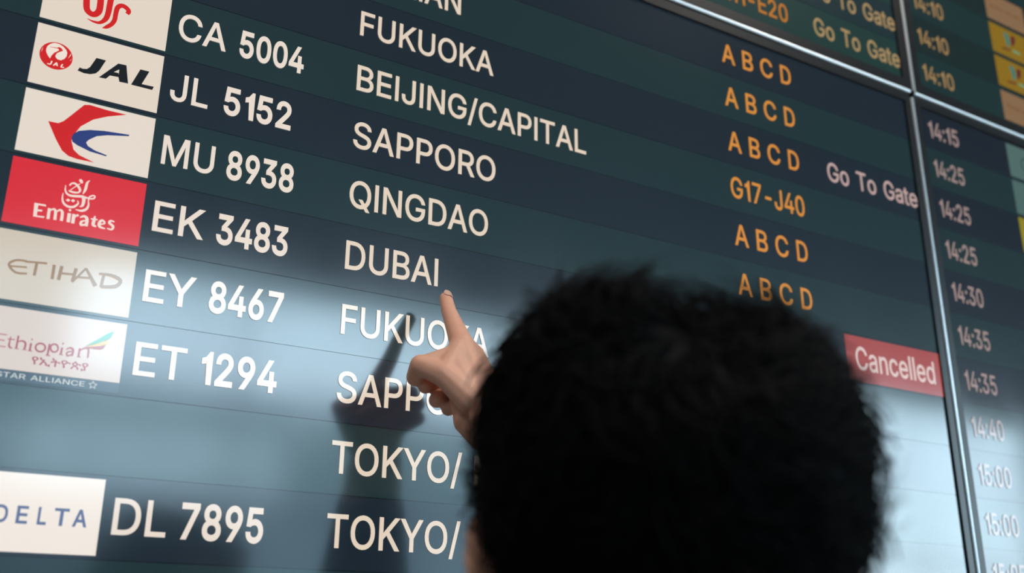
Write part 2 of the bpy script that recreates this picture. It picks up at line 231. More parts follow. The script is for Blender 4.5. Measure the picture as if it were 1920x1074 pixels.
     [4,3,9,9,8,4,5,4,8,8,7,5,6,5,7,28,35,29,30,29,35,0,13,12,0,12,1,12,11,1,34,27,26,26,25,34,25,38,34,37,34,38,1,11,2,11,10,2,3,2,10,9,3,10,35,28,27,27,34,35,36,35,34,36,34,53,35,36,33,30,35,33,39,24,40,15,14,52,24,23,41,40,24,41,49,48,18,48,47,18,19,18,47,47,46,19,15,52,51,16,15,51,51,50,16,17,16,50,50,49,17,49,18,17,19,46,20,46,45,20,21,20,45,45,44,21,22,21,44,44,43,22,43,42,22,23,22,42,41,23,42,52,14,0,13,0,14,24,39,25,38,25,39,32,31,33,30,33,31,34,37,53,33,36,53]],
    "6": [453,
     [226,-28,176,-22,132,-4,94,26,66,64,48,110,42,162,47,204,60,247,84,295,120,352,241,530,359,528,162,240,108,242,151,303,188,327,234,335,283,330,326,313,362,286,388,250,405,206,410,157,404,107,386,62,358,25,321,-4,276,-22,226,70,249,72,267,81,283,94,296,111,304,133,306,157,304,182,296,203,283,221,268,233,249,241,226,244,204,241,185,233,169,221,157,204,149,183,146,158,149,133,157,111,169,94,185,81,204,72,226,334],
     [5,4,48,48,47,5,6,5,47,47,46,6,7,6,46,46,14,7,8,7,14,9,8,14,44,13,45,51,1,52,13,44,43,43,42,13,1,51,2,51,50,2,3,2,50,50,49,3,4,3,49,48,4,49,14,46,45,45,13,14,13,15,14,9,14,15,10,9,15,15,16,10,29,0,30,30,0,28,28,31,30,39,18,40,17,40,18,24,23,34,35,34,23,36,35,23,23,22,36,22,21,36,37,36,21,21,20,37,31,28,27,32,31,27,27,26,32,33,32,26,26,25,33,25,24,33,24,34,33,37,20,38,20,19,38,39,38,19,18,39,19,12,11,16,52,1,0,0,29,52,40,17,41,10,16,11,42,41,17,53,13,17,13,42,17,15,13,16,13,53,16,12,16,53]],
    "7": [453,
     [63,-21,302,453,302,431,41,431,41,530,412,530,412,444,178,-21,291,431],
     [0,7,2,1,2,6,6,5,1,6,2,7,4,3,1,1,5,4,1,3,8,2,1,8,0,2,8]],
    "8": [453,
     [226,-28,174,-23,127,-8,87,17,57,50,37,90,31,135,35,171,46,204,64,233,88,258,117,275,132,280,132,253,107,264,75,295,56,335,49,380,55,423,73,461,100,493,136,517,179,532,226,537,273,532,316,517,351,493,379,461,397,423,403,380,396,336,377,296,346,264,321,253,321,280,336,275,364,258,388,233,406,204,418,171,422,135,416,90,396,50,365,17,326,-8,279,-23,226,70,254,73,276,80,293,90,305,103,313,119,315,139,313,159,305,177,291,192,273,204,252,211,226,214,201,211,179,204,161,192,148,177,139,159,137,139,139,119,147,103,159,90,176,80,199,73,226,311,247,313,264,319,278,329,289,342,296,357,298,376,296,394,289,409,279,421,266,431,248,437,226,439,205,437,187,431,173,421,163,409,156,394,154,376,156,357,163,341,173,329,187,319,205,313,104,267,349,267],
     [14,10,13,11,14,13,13,12,11,5,4,65,6,5,65,65,64,6,7,6,64,64,63,7,8,7,63,13,10,9,14,11,94,11,12,15,93,59,58,58,70,93,22,84,83,69,68,1,1,68,2,68,67,2,3,2,67,67,66,3,4,3,66,65,4,66,8,63,62,9,8,62,13,9,62,62,61,13,61,60,13,60,59,13,59,93,13,12,13,93,93,92,12,92,91,12,91,90,12,15,12,90,90,89,15,16,15,89,89,88,16,17,16,88,88,87,17,18,17,87,19,18,87,87,86,19,20,19,86,86,85,20,21,20,85,85,84,21,84,22,21,46,0,47,80,24,81,23,81,24,47,0,45,45,48,47,36,32,33,32,35,33,35,34,33,43,42,50,51,50,42,42,41,51,41,40,51,52,51,40,40,39,52,53,52,39,39,38,53,36,33,37,32,36,95,35,32,95,34,35,31,48,45,44,49,48,44,44,43,49,43,50,49,53,38,54,38,37,54,37,33,54,55,54,33,56,55,33,57,56,33,71,57,33,33,34,71,72,71,34,73,72,34,74,73,34,34,31,74,75,74,31,31,30,75,76,75,30,30,29,76,77,76,29,29,28,77,28,27,77,78,77,27,27,26,78,79,78,26,26,25,79,80,79,25,24,80,25,69,1,0,0,46,69,57,71,58,70,58,71,81,23,82,83,82,23,22,83,23,11,15,94,10,14,94,31,35,95]],
    "9": [453,
     [226,537,276,531,321,512,358,483,386,444,404,398,410,347,405,305,392,262,369,214,333,157,212,-21,93,-20,290,269,345,266,302,205,265,182,219,173,170,179,127,196,91,223,64,259,48,302,42,352,48,402,66,447,95,484,132,513,176,531,226,439,204,436,185,428,169,415,157,397,149,376,146,352,149,327,157,305,169,288,185,275,204,267,226,265,249,267,268,275,284,288,296,305,304,326,306,350,304,376,296,397,283,415,268,428,249,436,226,175],
     [22,21,36,23,22,36,36,35,23,35,34,23,24,23,34,17,40,18,40,39,18,31,30,28,30,0,28,12,11,16,18,39,19,39,38,19,20,19,38,38,37,20,21,20,37,36,21,37,24,34,33,25,24,33,26,25,33,33,32,26,27,26,32,32,31,27,31,28,27,44,13,45,13,44,43,13,43,42,52,51,1,15,10,9,14,15,9,9,8,14,8,7,14,46,14,7,7,6,46,47,46,6,6,5,47,48,47,5,5,4,48,10,15,16,15,14,13,45,13,14,14,46,45,48,4,49,4,3,49,50,49,3,3,2,50,51,50,2,1,51,2,10,16,11,40,17,41,0,30,29,29,52,0,52,1,0,42,41,17,53,13,17,13,42,17,16,15,13,13,53,16,12,16,53]],
  },
  'G': {
    "-": [453,
     [346,253,346,179,105,179,105,253],
     [3,2,1,1,0,3]],
    "0": [453,
     [227,-16,171,-8,124,17,87,57,60,110,44,176,39,254,44,332,61,398,88,452,125,492,172,516,227,525,282,516,329,492,366,452,393,398,409,332,414,254,409,176,393,110,366,57,329,17,282,-8,227,59,258,64,284,81,305,108,322,146,331,195,335,254,331,313,321,362,305,401,284,428,258,445,227,450,195,445,169,428,148,401,132,362,122,313,118,254,122,195,132,146,148,108,169,81,195,64],
     [6,5,43,43,42,6,42,41,6,7,6,41,37,36,11,1,47,2,47,46,2,3,2,46,46,45,3,4,3,45,45,44,4,5,4,44,43,5,44,7,41,40,8,7,40,40,39,8,9,8,39,39,38,9,10,9,38,38,37,10,37,11,10,23,25,0,19,18,29,30,29,18,31,30,18,18,17,31,25,23,22,26,25,22,22,21,26,27,26,21,21,20,27,28,27,20,20,19,28,19,29,28,31,17,32,17,16,32,33,32,16,16,15,33,34,33,15,15,14,34,35,34,14,13,35,14,47,1,0,24,47,0,0,25,24,35,13,36,13,12,36,11,36,12]],
    "1": [308,
     [175,-9,257,-9,257,518,210,518,140,434,63,410,63,336,175,345],
     [0,1,2,0,2,3,0,3,4,0,4,7,4,5,6,4,6,7]],
    "2": [453,
     [55,-9,55,51,228,235,275,288,302,330,309,350,311,371,308,394,300,414,287,429,269,441,248,448,224,450,198,448,177,439,160,426,147,409,139,388,135,353,55,353,62,407,78,447,104,480,139,504,180,520,225,525,270,520,310,505,343,481,369,450,385,413,390,373,387,343,379,314,365,285,343,253,274,174,162,57,162,66,398,66,398,-9,170,66],
     [18,17,19,20,19,17,17,16,20,21,20,16,16,22,21,11,25,12,13,12,25,24,14,13,13,25,24,1,0,37,37,38,1,38,2,1,22,16,15,23,22,15,15,14,23,14,24,23,10,9,27,26,10,27,32,31,6,3,36,35,4,3,35,35,34,4,34,33,4,5,4,33,33,32,5,32,6,5,6,31,7,31,30,7,30,29,7,8,7,29,29,28,8,9,8,28,27,9,28,37,0,40,40,39,37,37,39,41,38,37,41,2,38,36,36,3,2,10,26,11,25,11,26,36,38,41]],
    "3": [453,
     [218,-16,172,-12,129,1,92,23,63,52,43,88,33,141,116,141,123,111,134,93,149,78,169,68,192,61,218,59,247,61,271,69,292,81,307,98,317,119,320,145,317,169,308,192,293,210,271,225,240,235,201,239,148,239,148,302,279,452,279,443,61,443,61,518,381,518,381,457,205,261,202,298,265,297,312,284,350,260,379,227,396,188,402,145,396,100,378,61,350,29,313,4,268,-11,271,443,238,298],
     [3,9,4,9,8,4,5,4,8,8,7,5,6,5,7,1,12,11,14,13,0,12,1,0,0,13,12,24,34,25,34,35,27,1,11,2,11,10,2,3,2,10,9,3,10,25,34,26,34,27,26,15,46,45,45,16,15,22,37,23,36,23,37,18,43,42,19,18,42,42,41,19,41,40,19,20,19,40,40,39,20,16,45,44,17,16,44,44,43,17,43,18,17,20,39,21,39,38,21,22,21,38,37,22,38,33,29,35,28,29,33,33,32,28,14,0,46,46,15,14,23,36,24,34,24,36,27,35,29,29,28,47,31,30,28,28,32,31,28,30,47,27,29,47,34,36,48,35,34,48,33,35,48]],
    "4": [453,
     [31,96,31,161,242,518,326,518,118,163,118,172,422,172,422,96,273,-9,273,121,273,146,273,327,352,327,352,-9,122,172,273,96,273,172,352,172,352,96],
     [1,0,4,1,4,5,5,2,1,4,0,9,4,9,10,2,5,3,4,10,14,5,4,14,3,5,14,16,17,11,17,16,10,18,15,8,9,0,15,14,10,16,12,11,17,7,6,18,6,17,18,15,18,9,18,17,10,10,9,18,8,13,18]],
    "5": [453,
     [221,-16,176,-11,136,3,102,25,75,55,58,90,49,139,129,139,136,112,145,94,159,80,177,68,198,61,221,59,248,62,272,72,291,88,306,109,316,134,319,162,315,191,306,217,290,238,270,254,246,264,218,268,170,260,150,251,131,236,57,245,88,518,375,518,375,443,159,443,144,310,133,310,150,323,175,333,201,340,229,343,265,339,297,329,327,313,352,291,372,265,387,234,397,200,400,163,394,114,377,71,349,35,313,7,270,-10,145,319],
     [4,3,9,9,8,4,5,4,8,8,7,5,6,5,7,28,35,29,30,29,35,11,1,12,12,1,0,0,13,12,37,26,25,25,38,37,1,11,2,11,10,2,3,2,10,9,3,10,35,28,27,34,35,27,27,26,34,26,37,34,37,36,34,35,34,53,30,35,33,39,24,40,16,15,51,51,15,52,14,52,15,24,23,41,40,24,41,49,48,18,19,18,48,48,47,19,47,46,19,20,19,46,46,45,20,16,51,50,17,16,50,50,49,17,49,18,17,20,45,21,45,44,21,22,21,44,44,43,22,43,42,22,23,22,42,41,23,42,52,14,0,13,0,14,24,39,25,38,25,39,32,31,33,30,33,31,34,36,53,33,35,53]],
    "6": [453,
     [226,-16,179,-10,138,7,103,34,77,70,60,113,54,162,59,201,71,242,94,289,130,345,248,518,338,517,156,252,129,253,159,294,192,315,235,323,281,318,320,303,353,278,378,244,393,204,398,157,392,110,376,68,349,33,315,6,273,-10,226,58,252,61,274,70,292,86,306,106,315,130,318,157,315,185,306,209,292,229,274,244,252,253,226,256,201,253,178,244,160,229,146,210,137,186,134,158,137,130,146,106,160,86,179,70,201,61,200,317],
     [5,4,48,48,47,5,6,5,47,47,46,6,7,6,46,8,7,46,9,8,14,51,1,52,13,44,43,1,51,2,51,50,2,3,2,50,50,49,3,4,3,49,48,4,49,8,46,45,14,8,45,45,44,14,44,13,14,13,15,14,9,14,15,10,9,15,15,16,10,29,0,30,30,0,28,28,31,30,39,18,40,17,40,18,24,23,34,35,34,23,36,35,23,23,22,36,22,21,36,37,36,21,21,20,37,31,28,27,32,31,27,27,26,32,33,32,26,26,25,33,25,24,33,24,34,33,37,20,38,20,19,38,39,38,19,18,39,19,10,16,11,52,1,0,0,29,52,40,17,41,43,42,13,53,13,17,42,41,17,17,13,42,15,13,16,13,53,16,12,11,16,12,16,53]],
    "7": [453,
     [82,-9,314,450,314,443,53,443,53,518,400,518,400,446,170,-9,311,443],
     [0,7,2,1,2,6,6,5,1,6,2,7,4,3,1,1,5,4,1,3,8,2,1,8,0,2,8]],
    "8": [453,
     [226,-16,176,-11,132,3,95,26,67,57,49,94,43,135,46,168,57,199,73,226,95,248,122,264,144,271,144,261,114,274,85,302,67,339,61,380,67,420,83,455,108,484,142,506,182,520,226,525,271,520,310,506,343,484,369,455,385,420,391,380,385,339,367,303,339,274,309,261,309,271,331,264,357,248,379,226,395,199,406,168,410,135,404,94,386,57,358,26,321,3,276,-11,226,58,256,61,281,69,301,81,315,97,324,116,328,139,324,163,315,184,299,201,279,215,254,223,226,226,198,223,173,215,153,201,137,184,128,163,124,139,128,116,136,97,151,81,171,69,196,61,226,299,250,301,270,308,287,320,299,335,307,354,310,376,308,397,300,415,288,430,271,441,250,448,226,451,202,448,181,441,165,430,152,415,145,397,142,376,145,354,152,335,165,320,182,308,203,301,130,267,323,267],
     [3,66,4,66,65,4,5,4,65,6,5,65,65,64,6,7,6,64,64,63,7,8,7,63,63,62,8,9,8,62,62,10,9,93,59,58,58,70,93,22,84,83,1,69,68,13,61,60,60,59,13,59,93,13,12,13,93,93,92,12,91,12,92,1,68,2,68,67,2,3,2,67,66,3,67,10,62,61,11,10,61,61,13,11,13,12,94,94,12,14,12,91,14,91,90,14,15,14,90,90,89,15,16,15,89,89,88,16,17,16,88,88,87,17,18,17,87,19,18,87,87,86,19,20,19,86,86,85,20,21,20,85,85,84,21,84,22,21,45,47,0,46,0,47,80,24,81,23,81,24,56,55,33,74,73,34,47,45,48,56,33,57,71,57,33,33,34,71,72,71,34,34,73,72,43,42,50,51,50,42,42,41,51,41,40,51,52,51,40,40,39,52,53,52,39,39,38,53,54,53,38,38,37,54,36,54,37,30,29,76,48,45,44,49,48,44,44,43,49,43,50,49,54,36,55,36,35,55,33,55,35,34,33,95,74,34,32,32,31,74,75,74,31,31,30,75,30,76,75,76,29,77,29,28,77,28,27,77,78,77,27,27,26,78,79,78,26,26,25,79,80,79,25,24,80,25,69,1,0,0,46,69,57,71,58,70,58,71,81,23,82,83,82,23,22,83,23,11,13,94,33,35,95,32,34,95]],
    "9": [453,
     [226,525,273,519,315,502,349,475,376,439,392,395,398,347,394,308,381,266,358,220,323,163,205,-9,114,-8,297,257,323,256,294,214,260,193,218,186,172,191,133,206,100,231,75,265,60,305,54,352,60,399,77,441,103,476,138,502,179,519,226,451,201,448,179,438,160,423,146,403,137,379,134,352,137,324,146,300,160,280,179,265,201,256,226,252,252,256,274,265,292,280,306,299,315,323,318,350,315,378,306,403,292,423,274,438,252,448,252,192],
     [22,21,36,23,22,36,36,35,23,35,34,23,24,23,34,28,31,30,30,0,28,17,40,18,39,18,40,10,16,11,18,39,19,39,38,19,20,19,38,38,37,20,21,20,37,36,21,37,24,34,33,25,24,33,26,25,33,33,32,26,27,26,32,32,31,27,31,28,27,13,44,43,1,52,51,9,8,14,45,14,8,46,45,8,8,7,46,7,6,46,47,46,6,6,5,47,48,47,5,5,4,48,15,16,10,10,9,15,9,14,15,13,15,14,44,13,14,14,45,44,48,4,49,4,3,49,50,49,3,3,2,50,51,50,2,1,51,2,40,17,41,0,30,29,29,52,0,52,1,0,13,43,42,53,13,17,42,41,17,17,13,42,15,13,16,13,53,16,12,11,16,12,16,53]],
    ":": [188,
     [95,-14,74,-10,57,2,44,20,40,41,44,62,57,80,74,92,95,96,116,92,134,80,146,62,150,41,146,20,134,2,116,-10,95,262,74,266,57,278,44,295,40,316,44,337,57,355,74,367,95,371,116,367,134,355,146,337,150,316,146,295,134,278,116,266],
     [5,4,6,21,20,22,17,16,18,16,24,18,4,3,2,6,4,2,20,19,18,22,20,18,18,24,22,24,23,22,0,15,14,12,11,10,28,27,26,13,12,14,0,14,12,8,0,12,12,10,8,9,8,10,29,28,30,2,1,0,0,8,2,6,2,8,7,6,8,31,30,16,30,28,16,24,16,28,28,26,24,26,25,24]],
    "A": [480,
     [4,-9,195,518,282,518,476,-9,389,-9,279,300,256,369,220,487,257,487,221,368,199,300,91,-9,101,133,101,208,379,208,379,133,239,425,167,208,311,208,338,133,141,133],
     [0,11,12,12,13,0,9,7,1,20,17,12,10,9,13,9,1,13,0,13,1,8,6,2,4,3,15,14,15,3,6,5,14,2,6,14,14,3,2,18,19,15,7,9,16,7,16,8,1,7,8,8,2,1,6,8,16,17,20,18,10,13,17,13,12,17,14,5,18,15,14,18,4,15,19,19,18,20,12,11,20]],
    "B": [456,
     [51,-9,51,518,241,518,291,513,333,499,365,476,389,447,403,412,407,374,404,342,395,316,380,295,361,278,324,261,324,270,342,266,368,253,391,234,410,207,423,175,427,136,422,97,408,62,383,32,348,10,303,-4,247,-9,134,66,244,66,293,71,324,87,341,109,346,137,343,159,335,179,321,196,301,210,277,219,248,222,134,222,134,294,238,294,263,297,284,304,302,316,316,331,324,350,327,372,322,400,306,422,280,437,239,443,134,443,337,267],
     [0,27,39,1,0,39,39,40,1,40,52,1,38,42,41,27,0,26,26,28,27,38,41,39,40,39,41,51,2,52,1,52,2,35,13,36,37,36,13,28,26,25,25,29,28,42,38,37,37,13,42,50,3,51,2,51,3,14,13,53,30,24,23,23,22,30,31,30,22,22,21,31,32,31,21,21,20,32,20,19,32,33,32,19,19,18,33,34,33,18,18,17,34,11,10,46,10,9,46,47,46,9,9,8,47,8,7,47,29,25,24,24,30,29,34,17,35,17,16,35,13,35,16,16,15,13,42,13,14,43,42,14,44,43,14,45,44,14,14,12,45,12,11,45,11,46,45,47,7,48,7,6,48,49,48,6,6,5,49,5,4,49,50,49,4,3,50,4,13,15,53,12,14,53]],
    "C": [510,
     [267,-16,203,-8,145,17,98,57,62,111,39,177,31,254,39,331,62,397,98,451,145,491,203,516,267,525,306,522,343,513,377,498,408,478,434,453,456,423,472,388,485,339,402,339,392,370,382,389,352,421,313,440,267,447,225,441,188,425,157,397,133,360,118,312,112,254,118,196,133,148,158,111,189,84,226,68,267,62,313,69,352,88,382,119,402,169,484,169,472,121,456,86,434,56,408,31,377,11,343,-4,307,-13],
     [5,4,34,34,33,5,6,5,33,33,32,6,32,31,6,7,6,31,31,30,7,8,7,30,36,35,2,0,38,37,0,37,1,11,27,12,36,2,1,1,37,36,27,11,28,10,28,11,2,35,3,4,3,35,34,4,35,8,30,29,9,8,29,29,28,9,28,10,9,13,26,25,25,14,13,39,50,49,49,48,39,48,40,39,24,15,25,14,25,15,44,43,42,20,19,21,22,21,19,19,18,22,40,48,47,47,46,40,41,40,46,46,45,41,45,44,41,44,42,41,22,18,23,18,17,23,24,23,17,17,16,24,15,24,16,38,0,50,50,39,38,12,27,26,26,13,12]],
    "D": [502,
     [219,-9,87,-9,87,66,214,66,269,72,313,89,347,116,371,153,385,200,390,255,385,310,371,357,347,393,315,420,273,437,220,443,84,443,84,518,226,518,297,510,357,486,406,448,442,395,463,331,471,255,463,180,441,115,405,62,355,23,293,-1,134,518,134,-9,51,-9,51,518,134,443,134,66],
     [33,32,16,16,17,33,2,1,31,1,2,32,16,32,2,17,16,30,29,5,4,29,4,0,3,0,4,18,15,14,14,19,18,0,3,31,2,31,35,16,2,34,30,16,34,15,18,30,13,12,20,10,9,24,24,23,10,6,28,27,27,26,6,7,6,26,26,25,7,8,7,25,25,24,8,24,9,8,10,23,11,23,22,11,12,11,22,22,21,12,20,12,21,5,29,28,28,6,5,19,14,13,13,20,19,15,30,34,2,35,34,31,3,35]],
    "E": [419,
     [51,-9,51,518,381,518,381,443,134,443,134,295,364,295,364,220,134,220,134,66,384,66,384,-9],
     [0,9,8,1,0,8,8,5,1,5,4,1,9,0,11,11,10,9,5,8,7,7,6,5,3,2,4,1,4,2]],
    "G": [520,
     [269,-16,203,-8,145,17,97,58,61,112,39,178,31,254,39,331,61,397,97,451,144,491,201,516,265,525,305,521,343,512,378,497,409,476,435,451,457,421,473,387,486,340,402,340,380,388,351,420,312,440,265,447,225,441,188,425,157,398,133,360,118,312,112,254,118,196,133,149,158,111,189,84,226,68,269,62,307,66,340,79,368,100,388,128,401,162,407,213,452,197,274,190,274,265,487,265,487,200,480,139,459,86,425,43,381,11,328,-9,405,196],
     [5,4,33,33,32,5,6,5,32,32,31,6,31,30,6,7,6,30,30,29,7,8,7,29,1,35,2,34,2,35,0,37,36,12,26,25,0,36,1,35,1,36,11,27,26,26,12,11,2,34,3,4,3,34,33,4,34,8,29,28,9,8,28,10,9,28,28,27,10,27,11,10,53,39,38,39,53,52,52,40,39,23,15,24,15,14,24,13,24,14,43,54,44,44,42,49,49,48,44,48,47,44,43,44,47,20,19,21,40,52,51,51,50,40,41,40,50,50,49,41,49,42,41,43,47,46,21,19,22,19,18,22,18,17,22,23,22,17,17,16,23,15,23,16,53,38,0,37,0,38,54,43,45,43,46,45,24,13,25,12,25,13,42,44,54]],
    "H": [517,
     [51,-9,51,518,134,518,134,298,383,298,383,518,466,518,466,-9,383,-9,383,223,134,223,134,-9],
     [0,11,10,1,0,10,10,3,1,3,2,1,9,8,7,7,6,9,4,9,6,6,5,4,3,10,9,9,4,3]],
    "I": [183,
     [51,-9,133,-9,133,518,51,518],
     [0,1,2,0,2,3]],
    "J": [396,
     [185,-16,121,-6,69,26,35,77,24,145,24,182,107,182,107,146,112,107,128,81,153,65,185,59,217,64,241,81,257,107,263,146,263,518,345,518,345,145,334,77,301,26,249,-6],
     [5,4,7,10,9,1,1,9,2,9,8,2,3,2,8,4,3,8,7,4,8,5,7,6,12,0,21,21,13,12,18,17,15,16,15,17,13,21,20,14,13,20,20,19,14,19,18,14,18,15,14,10,1,0,11,10,0,0,12,11]],
    "T": [449,
     [23,443,23,518,426,518,426,443,266,443,266,-9,184,-9,184,443],
     [1,0,7,3,2,4,5,4,6,7,6,4,4,2,7,1,7,2]],
    "a": [389,
     [160,-18,124,-14,91,-3,62,15,40,40,26,71,21,108,25,140,35,166,52,186,73,201,123,219,177,229,232,236,261,243,265,247,267,256,267,256,264,276,259,292,249,305,236,314,218,320,196,322,172,320,153,314,124,294,104,263,28,286,50,327,73,353,100,371,130,384,162,391,194,393,241,388,290,368,313,350,330,324,342,292,346,252,346,-9,268,-9,268,43,277,43,258,18,219,-7,192,-15,171,54,200,58,224,67,242,80,256,98,264,117,267,139,267,175,262,173,233,167,201,162,177,159,137,150,122,143,110,133,103,121,101,105,103,90,109,78,119,68,133,61,268,30],
     [5,4,65,65,64,5,6,5,64,64,63,6,7,6,63,8,7,63,29,28,27,68,0,48,0,68,1,11,61,60,60,59,11,59,12,11,25,24,32,24,33,32,1,68,2,68,67,2,3,2,67,67,66,3,4,3,66,65,4,66,8,63,62,9,8,62,10,9,62,62,61,10,61,11,10,29,27,26,30,29,26,31,30,26,26,25,31,25,32,31,49,47,46,34,23,22,49,46,45,50,49,45,57,13,58,21,35,22,34,22,35,55,15,14,44,42,41,44,41,53,54,53,41,41,40,54,55,54,40,15,55,40,16,15,40,17,16,40,40,39,17,18,17,39,39,38,18,44,43,69,50,45,43,51,50,43,52,51,43,43,44,52,44,53,52,13,57,56,56,55,13,55,14,13,18,38,19,38,37,19,20,19,37,37,36,20,21,20,36,35,21,36,48,0,47,47,49,48,12,59,58,58,13,12,23,34,24,33,24,34,43,45,69,42,44,69]],
    "c": [396,
     [207,-17,156,-11,112,9,75,40,48,81,31,131,25,187,31,245,48,295,75,336,112,368,156,387,207,394,263,386,310,363,347,327,374,271,298,251,283,284,264,303,239,316,207,321,176,316,151,303,131,282,117,255,108,223,105,187,108,153,117,121,131,94,151,73,176,60,207,56,240,60,265,73,284,94,299,128,375,109,362,74,348,51,312,14,263,-9],
     [6,5,28,28,27,6,27,26,6,7,6,26,1,32,2,32,31,2,2,31,3,31,30,3,4,3,30,30,29,4,5,4,29,28,5,29,7,26,25,8,7,25,25,24,8,9,8,24,24,23,9,23,10,9,42,35,34,13,20,19,42,34,0,33,0,34,12,21,20,20,13,12,41,40,36,40,39,36,37,36,39,39,38,37,16,15,17,18,17,15,14,18,15,35,42,41,41,36,35,18,14,19,13,19,14,0,33,1,32,1,33,10,23,22,11,10,22,22,21,11,21,12,11]],
    "d": [424,
     [195,-17,148,-11,106,8,72,39,46,81,30,131,25,189,30,246,47,296,72,337,107,368,148,387,195,393,230,390,257,381,294,352,311,328,302,328,302,518,381,518,381,-9,304,-9,304,50,311,50,294,25,257,-4,229,-14,205,56,234,60,258,72,277,92,291,118,300,151,303,189,300,227,291,260,277,285,258,305,234,317,205,321,174,316,150,304,131,284,117,258,108,226,105,189,108,152,117,120,131,93,151,73,175,60,302,341,304,39],
     [6,5,46,46,45,6,45,44,6,7,6,44,39,12,40,0,50,1,50,49,1,41,40,11,40,12,11,1,49,2,3,2,49,49,48,3,4,3,48,48,47,4,5,4,47,46,5,47,7,44,43,8,7,43,43,42,8,9,8,42,42,41,9,10,9,41,41,11,10,25,28,26,27,26,28,13,38,14,20,19,16,20,23,21,20,16,33,23,22,52,23,20,32,20,33,32,33,16,34,17,16,51,16,19,51,28,25,24,29,28,24,24,22,29,30,29,22,22,23,30,31,30,23,23,32,31,34,16,35,36,35,16,16,17,36,37,36,17,17,15,37,38,37,15,14,38,15,26,27,0,50,0,27,38,13,39,12,39,13,15,17,51,19,18,51,22,24,52,21,23,52]],
    "e": [404,
     [212,-17,158,-11,112,9,75,40,48,81,31,130,25,187,31,244,47,294,74,335,110,367,154,387,205,393,237,391,269,383,299,368,326,347,348,320,366,285,377,243,380,194,380,160,66,160,66,230,355,226,302,186,298,236,289,265,276,289,257,306,234,317,205,321,176,317,151,306,132,288,117,266,108,239,105,211,105,178,108,141,119,110,135,86,156,69,182,59,212,55,250,61,279,79,301,116,377,97,361,59,342,33,316,12,286,-4,251,-14,299,227,107,229,107,160],
     [6,5,22,25,24,54,5,4,39,22,5,39,38,37,22,37,23,22,6,22,23,7,6,23,8,7,23,34,33,10,31,12,32,42,1,43,32,12,11,1,42,2,41,2,42,32,11,33,10,33,11,2,41,3,41,40,3,4,3,40,39,4,40,23,36,35,8,23,35,9,8,35,35,34,9,34,10,9,44,0,53,53,45,44,45,53,52,29,14,30,13,30,14,20,19,24,18,24,19,49,48,47,38,22,56,21,20,25,20,24,25,45,52,51,46,45,51,51,50,46,50,49,46,49,47,46,24,18,26,27,26,18,18,17,27,28,27,17,17,16,28,29,28,16,16,15,29,14,29,15,43,1,0,0,44,43,37,38,25,30,13,31,12,31,13,22,39,56,36,23,55,24,26,54,23,37,55,37,25,54,37,54,55,21,25,56,25,38,56]],
    "l": [159,
     [40,-9,121,-9,121,533,40,533],
     [0,1,2,0,2,3]],
    "n": [410,
     [123,226,123,-9,44,-9,44,388,121,388,121,278,88,278,116,337,147,369,184,388,227,393,266,389,299,377,327,355,349,325,362,287,366,241,366,-9,287,-9,287,235,282,272,266,298,242,314,210,320,186,317,165,309,148,296,134,278,126,255,121,342],
     [3,2,6,5,7,6,3,6,7,7,4,3,2,1,0,6,2,0,0,28,6,5,6,28,28,27,5,27,26,5,7,5,29,10,23,22,22,11,10,19,18,17,17,16,19,19,16,20,16,15,20,15,14,20,21,20,14,14,13,21,13,12,21,22,21,12,11,22,12,8,25,24,9,8,24,24,23,9,23,10,9,26,25,8,29,5,8,5,26,8,4,7,29]],
    "o": [415,
     [207,-17,156,-11,112,9,75,40,48,81,31,131,25,187,31,245,48,295,75,336,112,368,156,387,207,394,259,387,303,368,340,336,367,295,384,245,390,187,384,131,367,81,340,40,303,9,259,-11,207,56,239,60,265,73,284,94,299,121,307,153,310,187,307,223,299,255,284,282,265,303,239,316,207,321,176,316,151,303,131,282,117,255,108,223,105,187,108,153,117,121,131,94,151,73,176,60],
     [6,5,43,43,42,6,42,41,6,7,6,41,1,47,2,47,46,2,3,2,46,46,45,3,4,3,45,45,44,4,5,4,44,43,5,44,7,41,40,8,7,40,40,39,8,9,8,39,39,38,9,10,9,38,38,37,10,37,11,10,19,18,29,30,29,18,31,30,18,18,17,31,25,23,22,26,25,22,22,21,26,27,26,21,21,20,27,28,27,20,20,19,28,19,29,28,31,17,32,17,16,32,33,32,16,16,15,33,34,33,15,15,14,34,35,34,14,13,35,14,23,25,0,25,24,0,1,0,24,47,1,24,11,37,36,12,11,36,36,35,12,35,13,12]],
    "t": [227,
     [213,388,213,318,-3,318,-3,388,56,480,135,480,135,98,137,79,143,68,153,61,171,59,184,60,209,64,224,-5,193,-12,168,-13,122,-6,86,15,63,49,56,92,135,388,135,318,56,318,56,388],
     [19,18,7,7,6,19,21,22,6,15,10,9,10,15,14,11,10,14,14,13,11,13,12,11,15,9,16,9,8,16,17,16,8,18,17,8,7,18,8,20,23,21,23,20,5,1,0,20,21,1,20,19,6,22,3,2,22,23,3,22,22,21,23,5,4,23]],
  },
  'T': {
    "A": [480,
     [11,-4,199,513,279,513,469,-4,392,-4,283,301,260,371,227,482,251,482,217,370,194,301,88,-4,106,138,106,203,374,203,374,138,239,443,160,203,318,203,342,138,137,138],
     [0,11,12,12,13,0,1,10,9,9,7,1,10,1,13,0,13,1,5,2,6,8,6,2,4,3,15,14,15,3,2,5,14,14,3,2,20,17,12,7,9,16,7,16,8,1,7,8,8,2,1,18,19,15,6,8,16,17,20,18,10,13,17,13,12,17,14,5,18,15,14,18,4,15,19,19,18,20,12,11,20]],
    "C": [510,
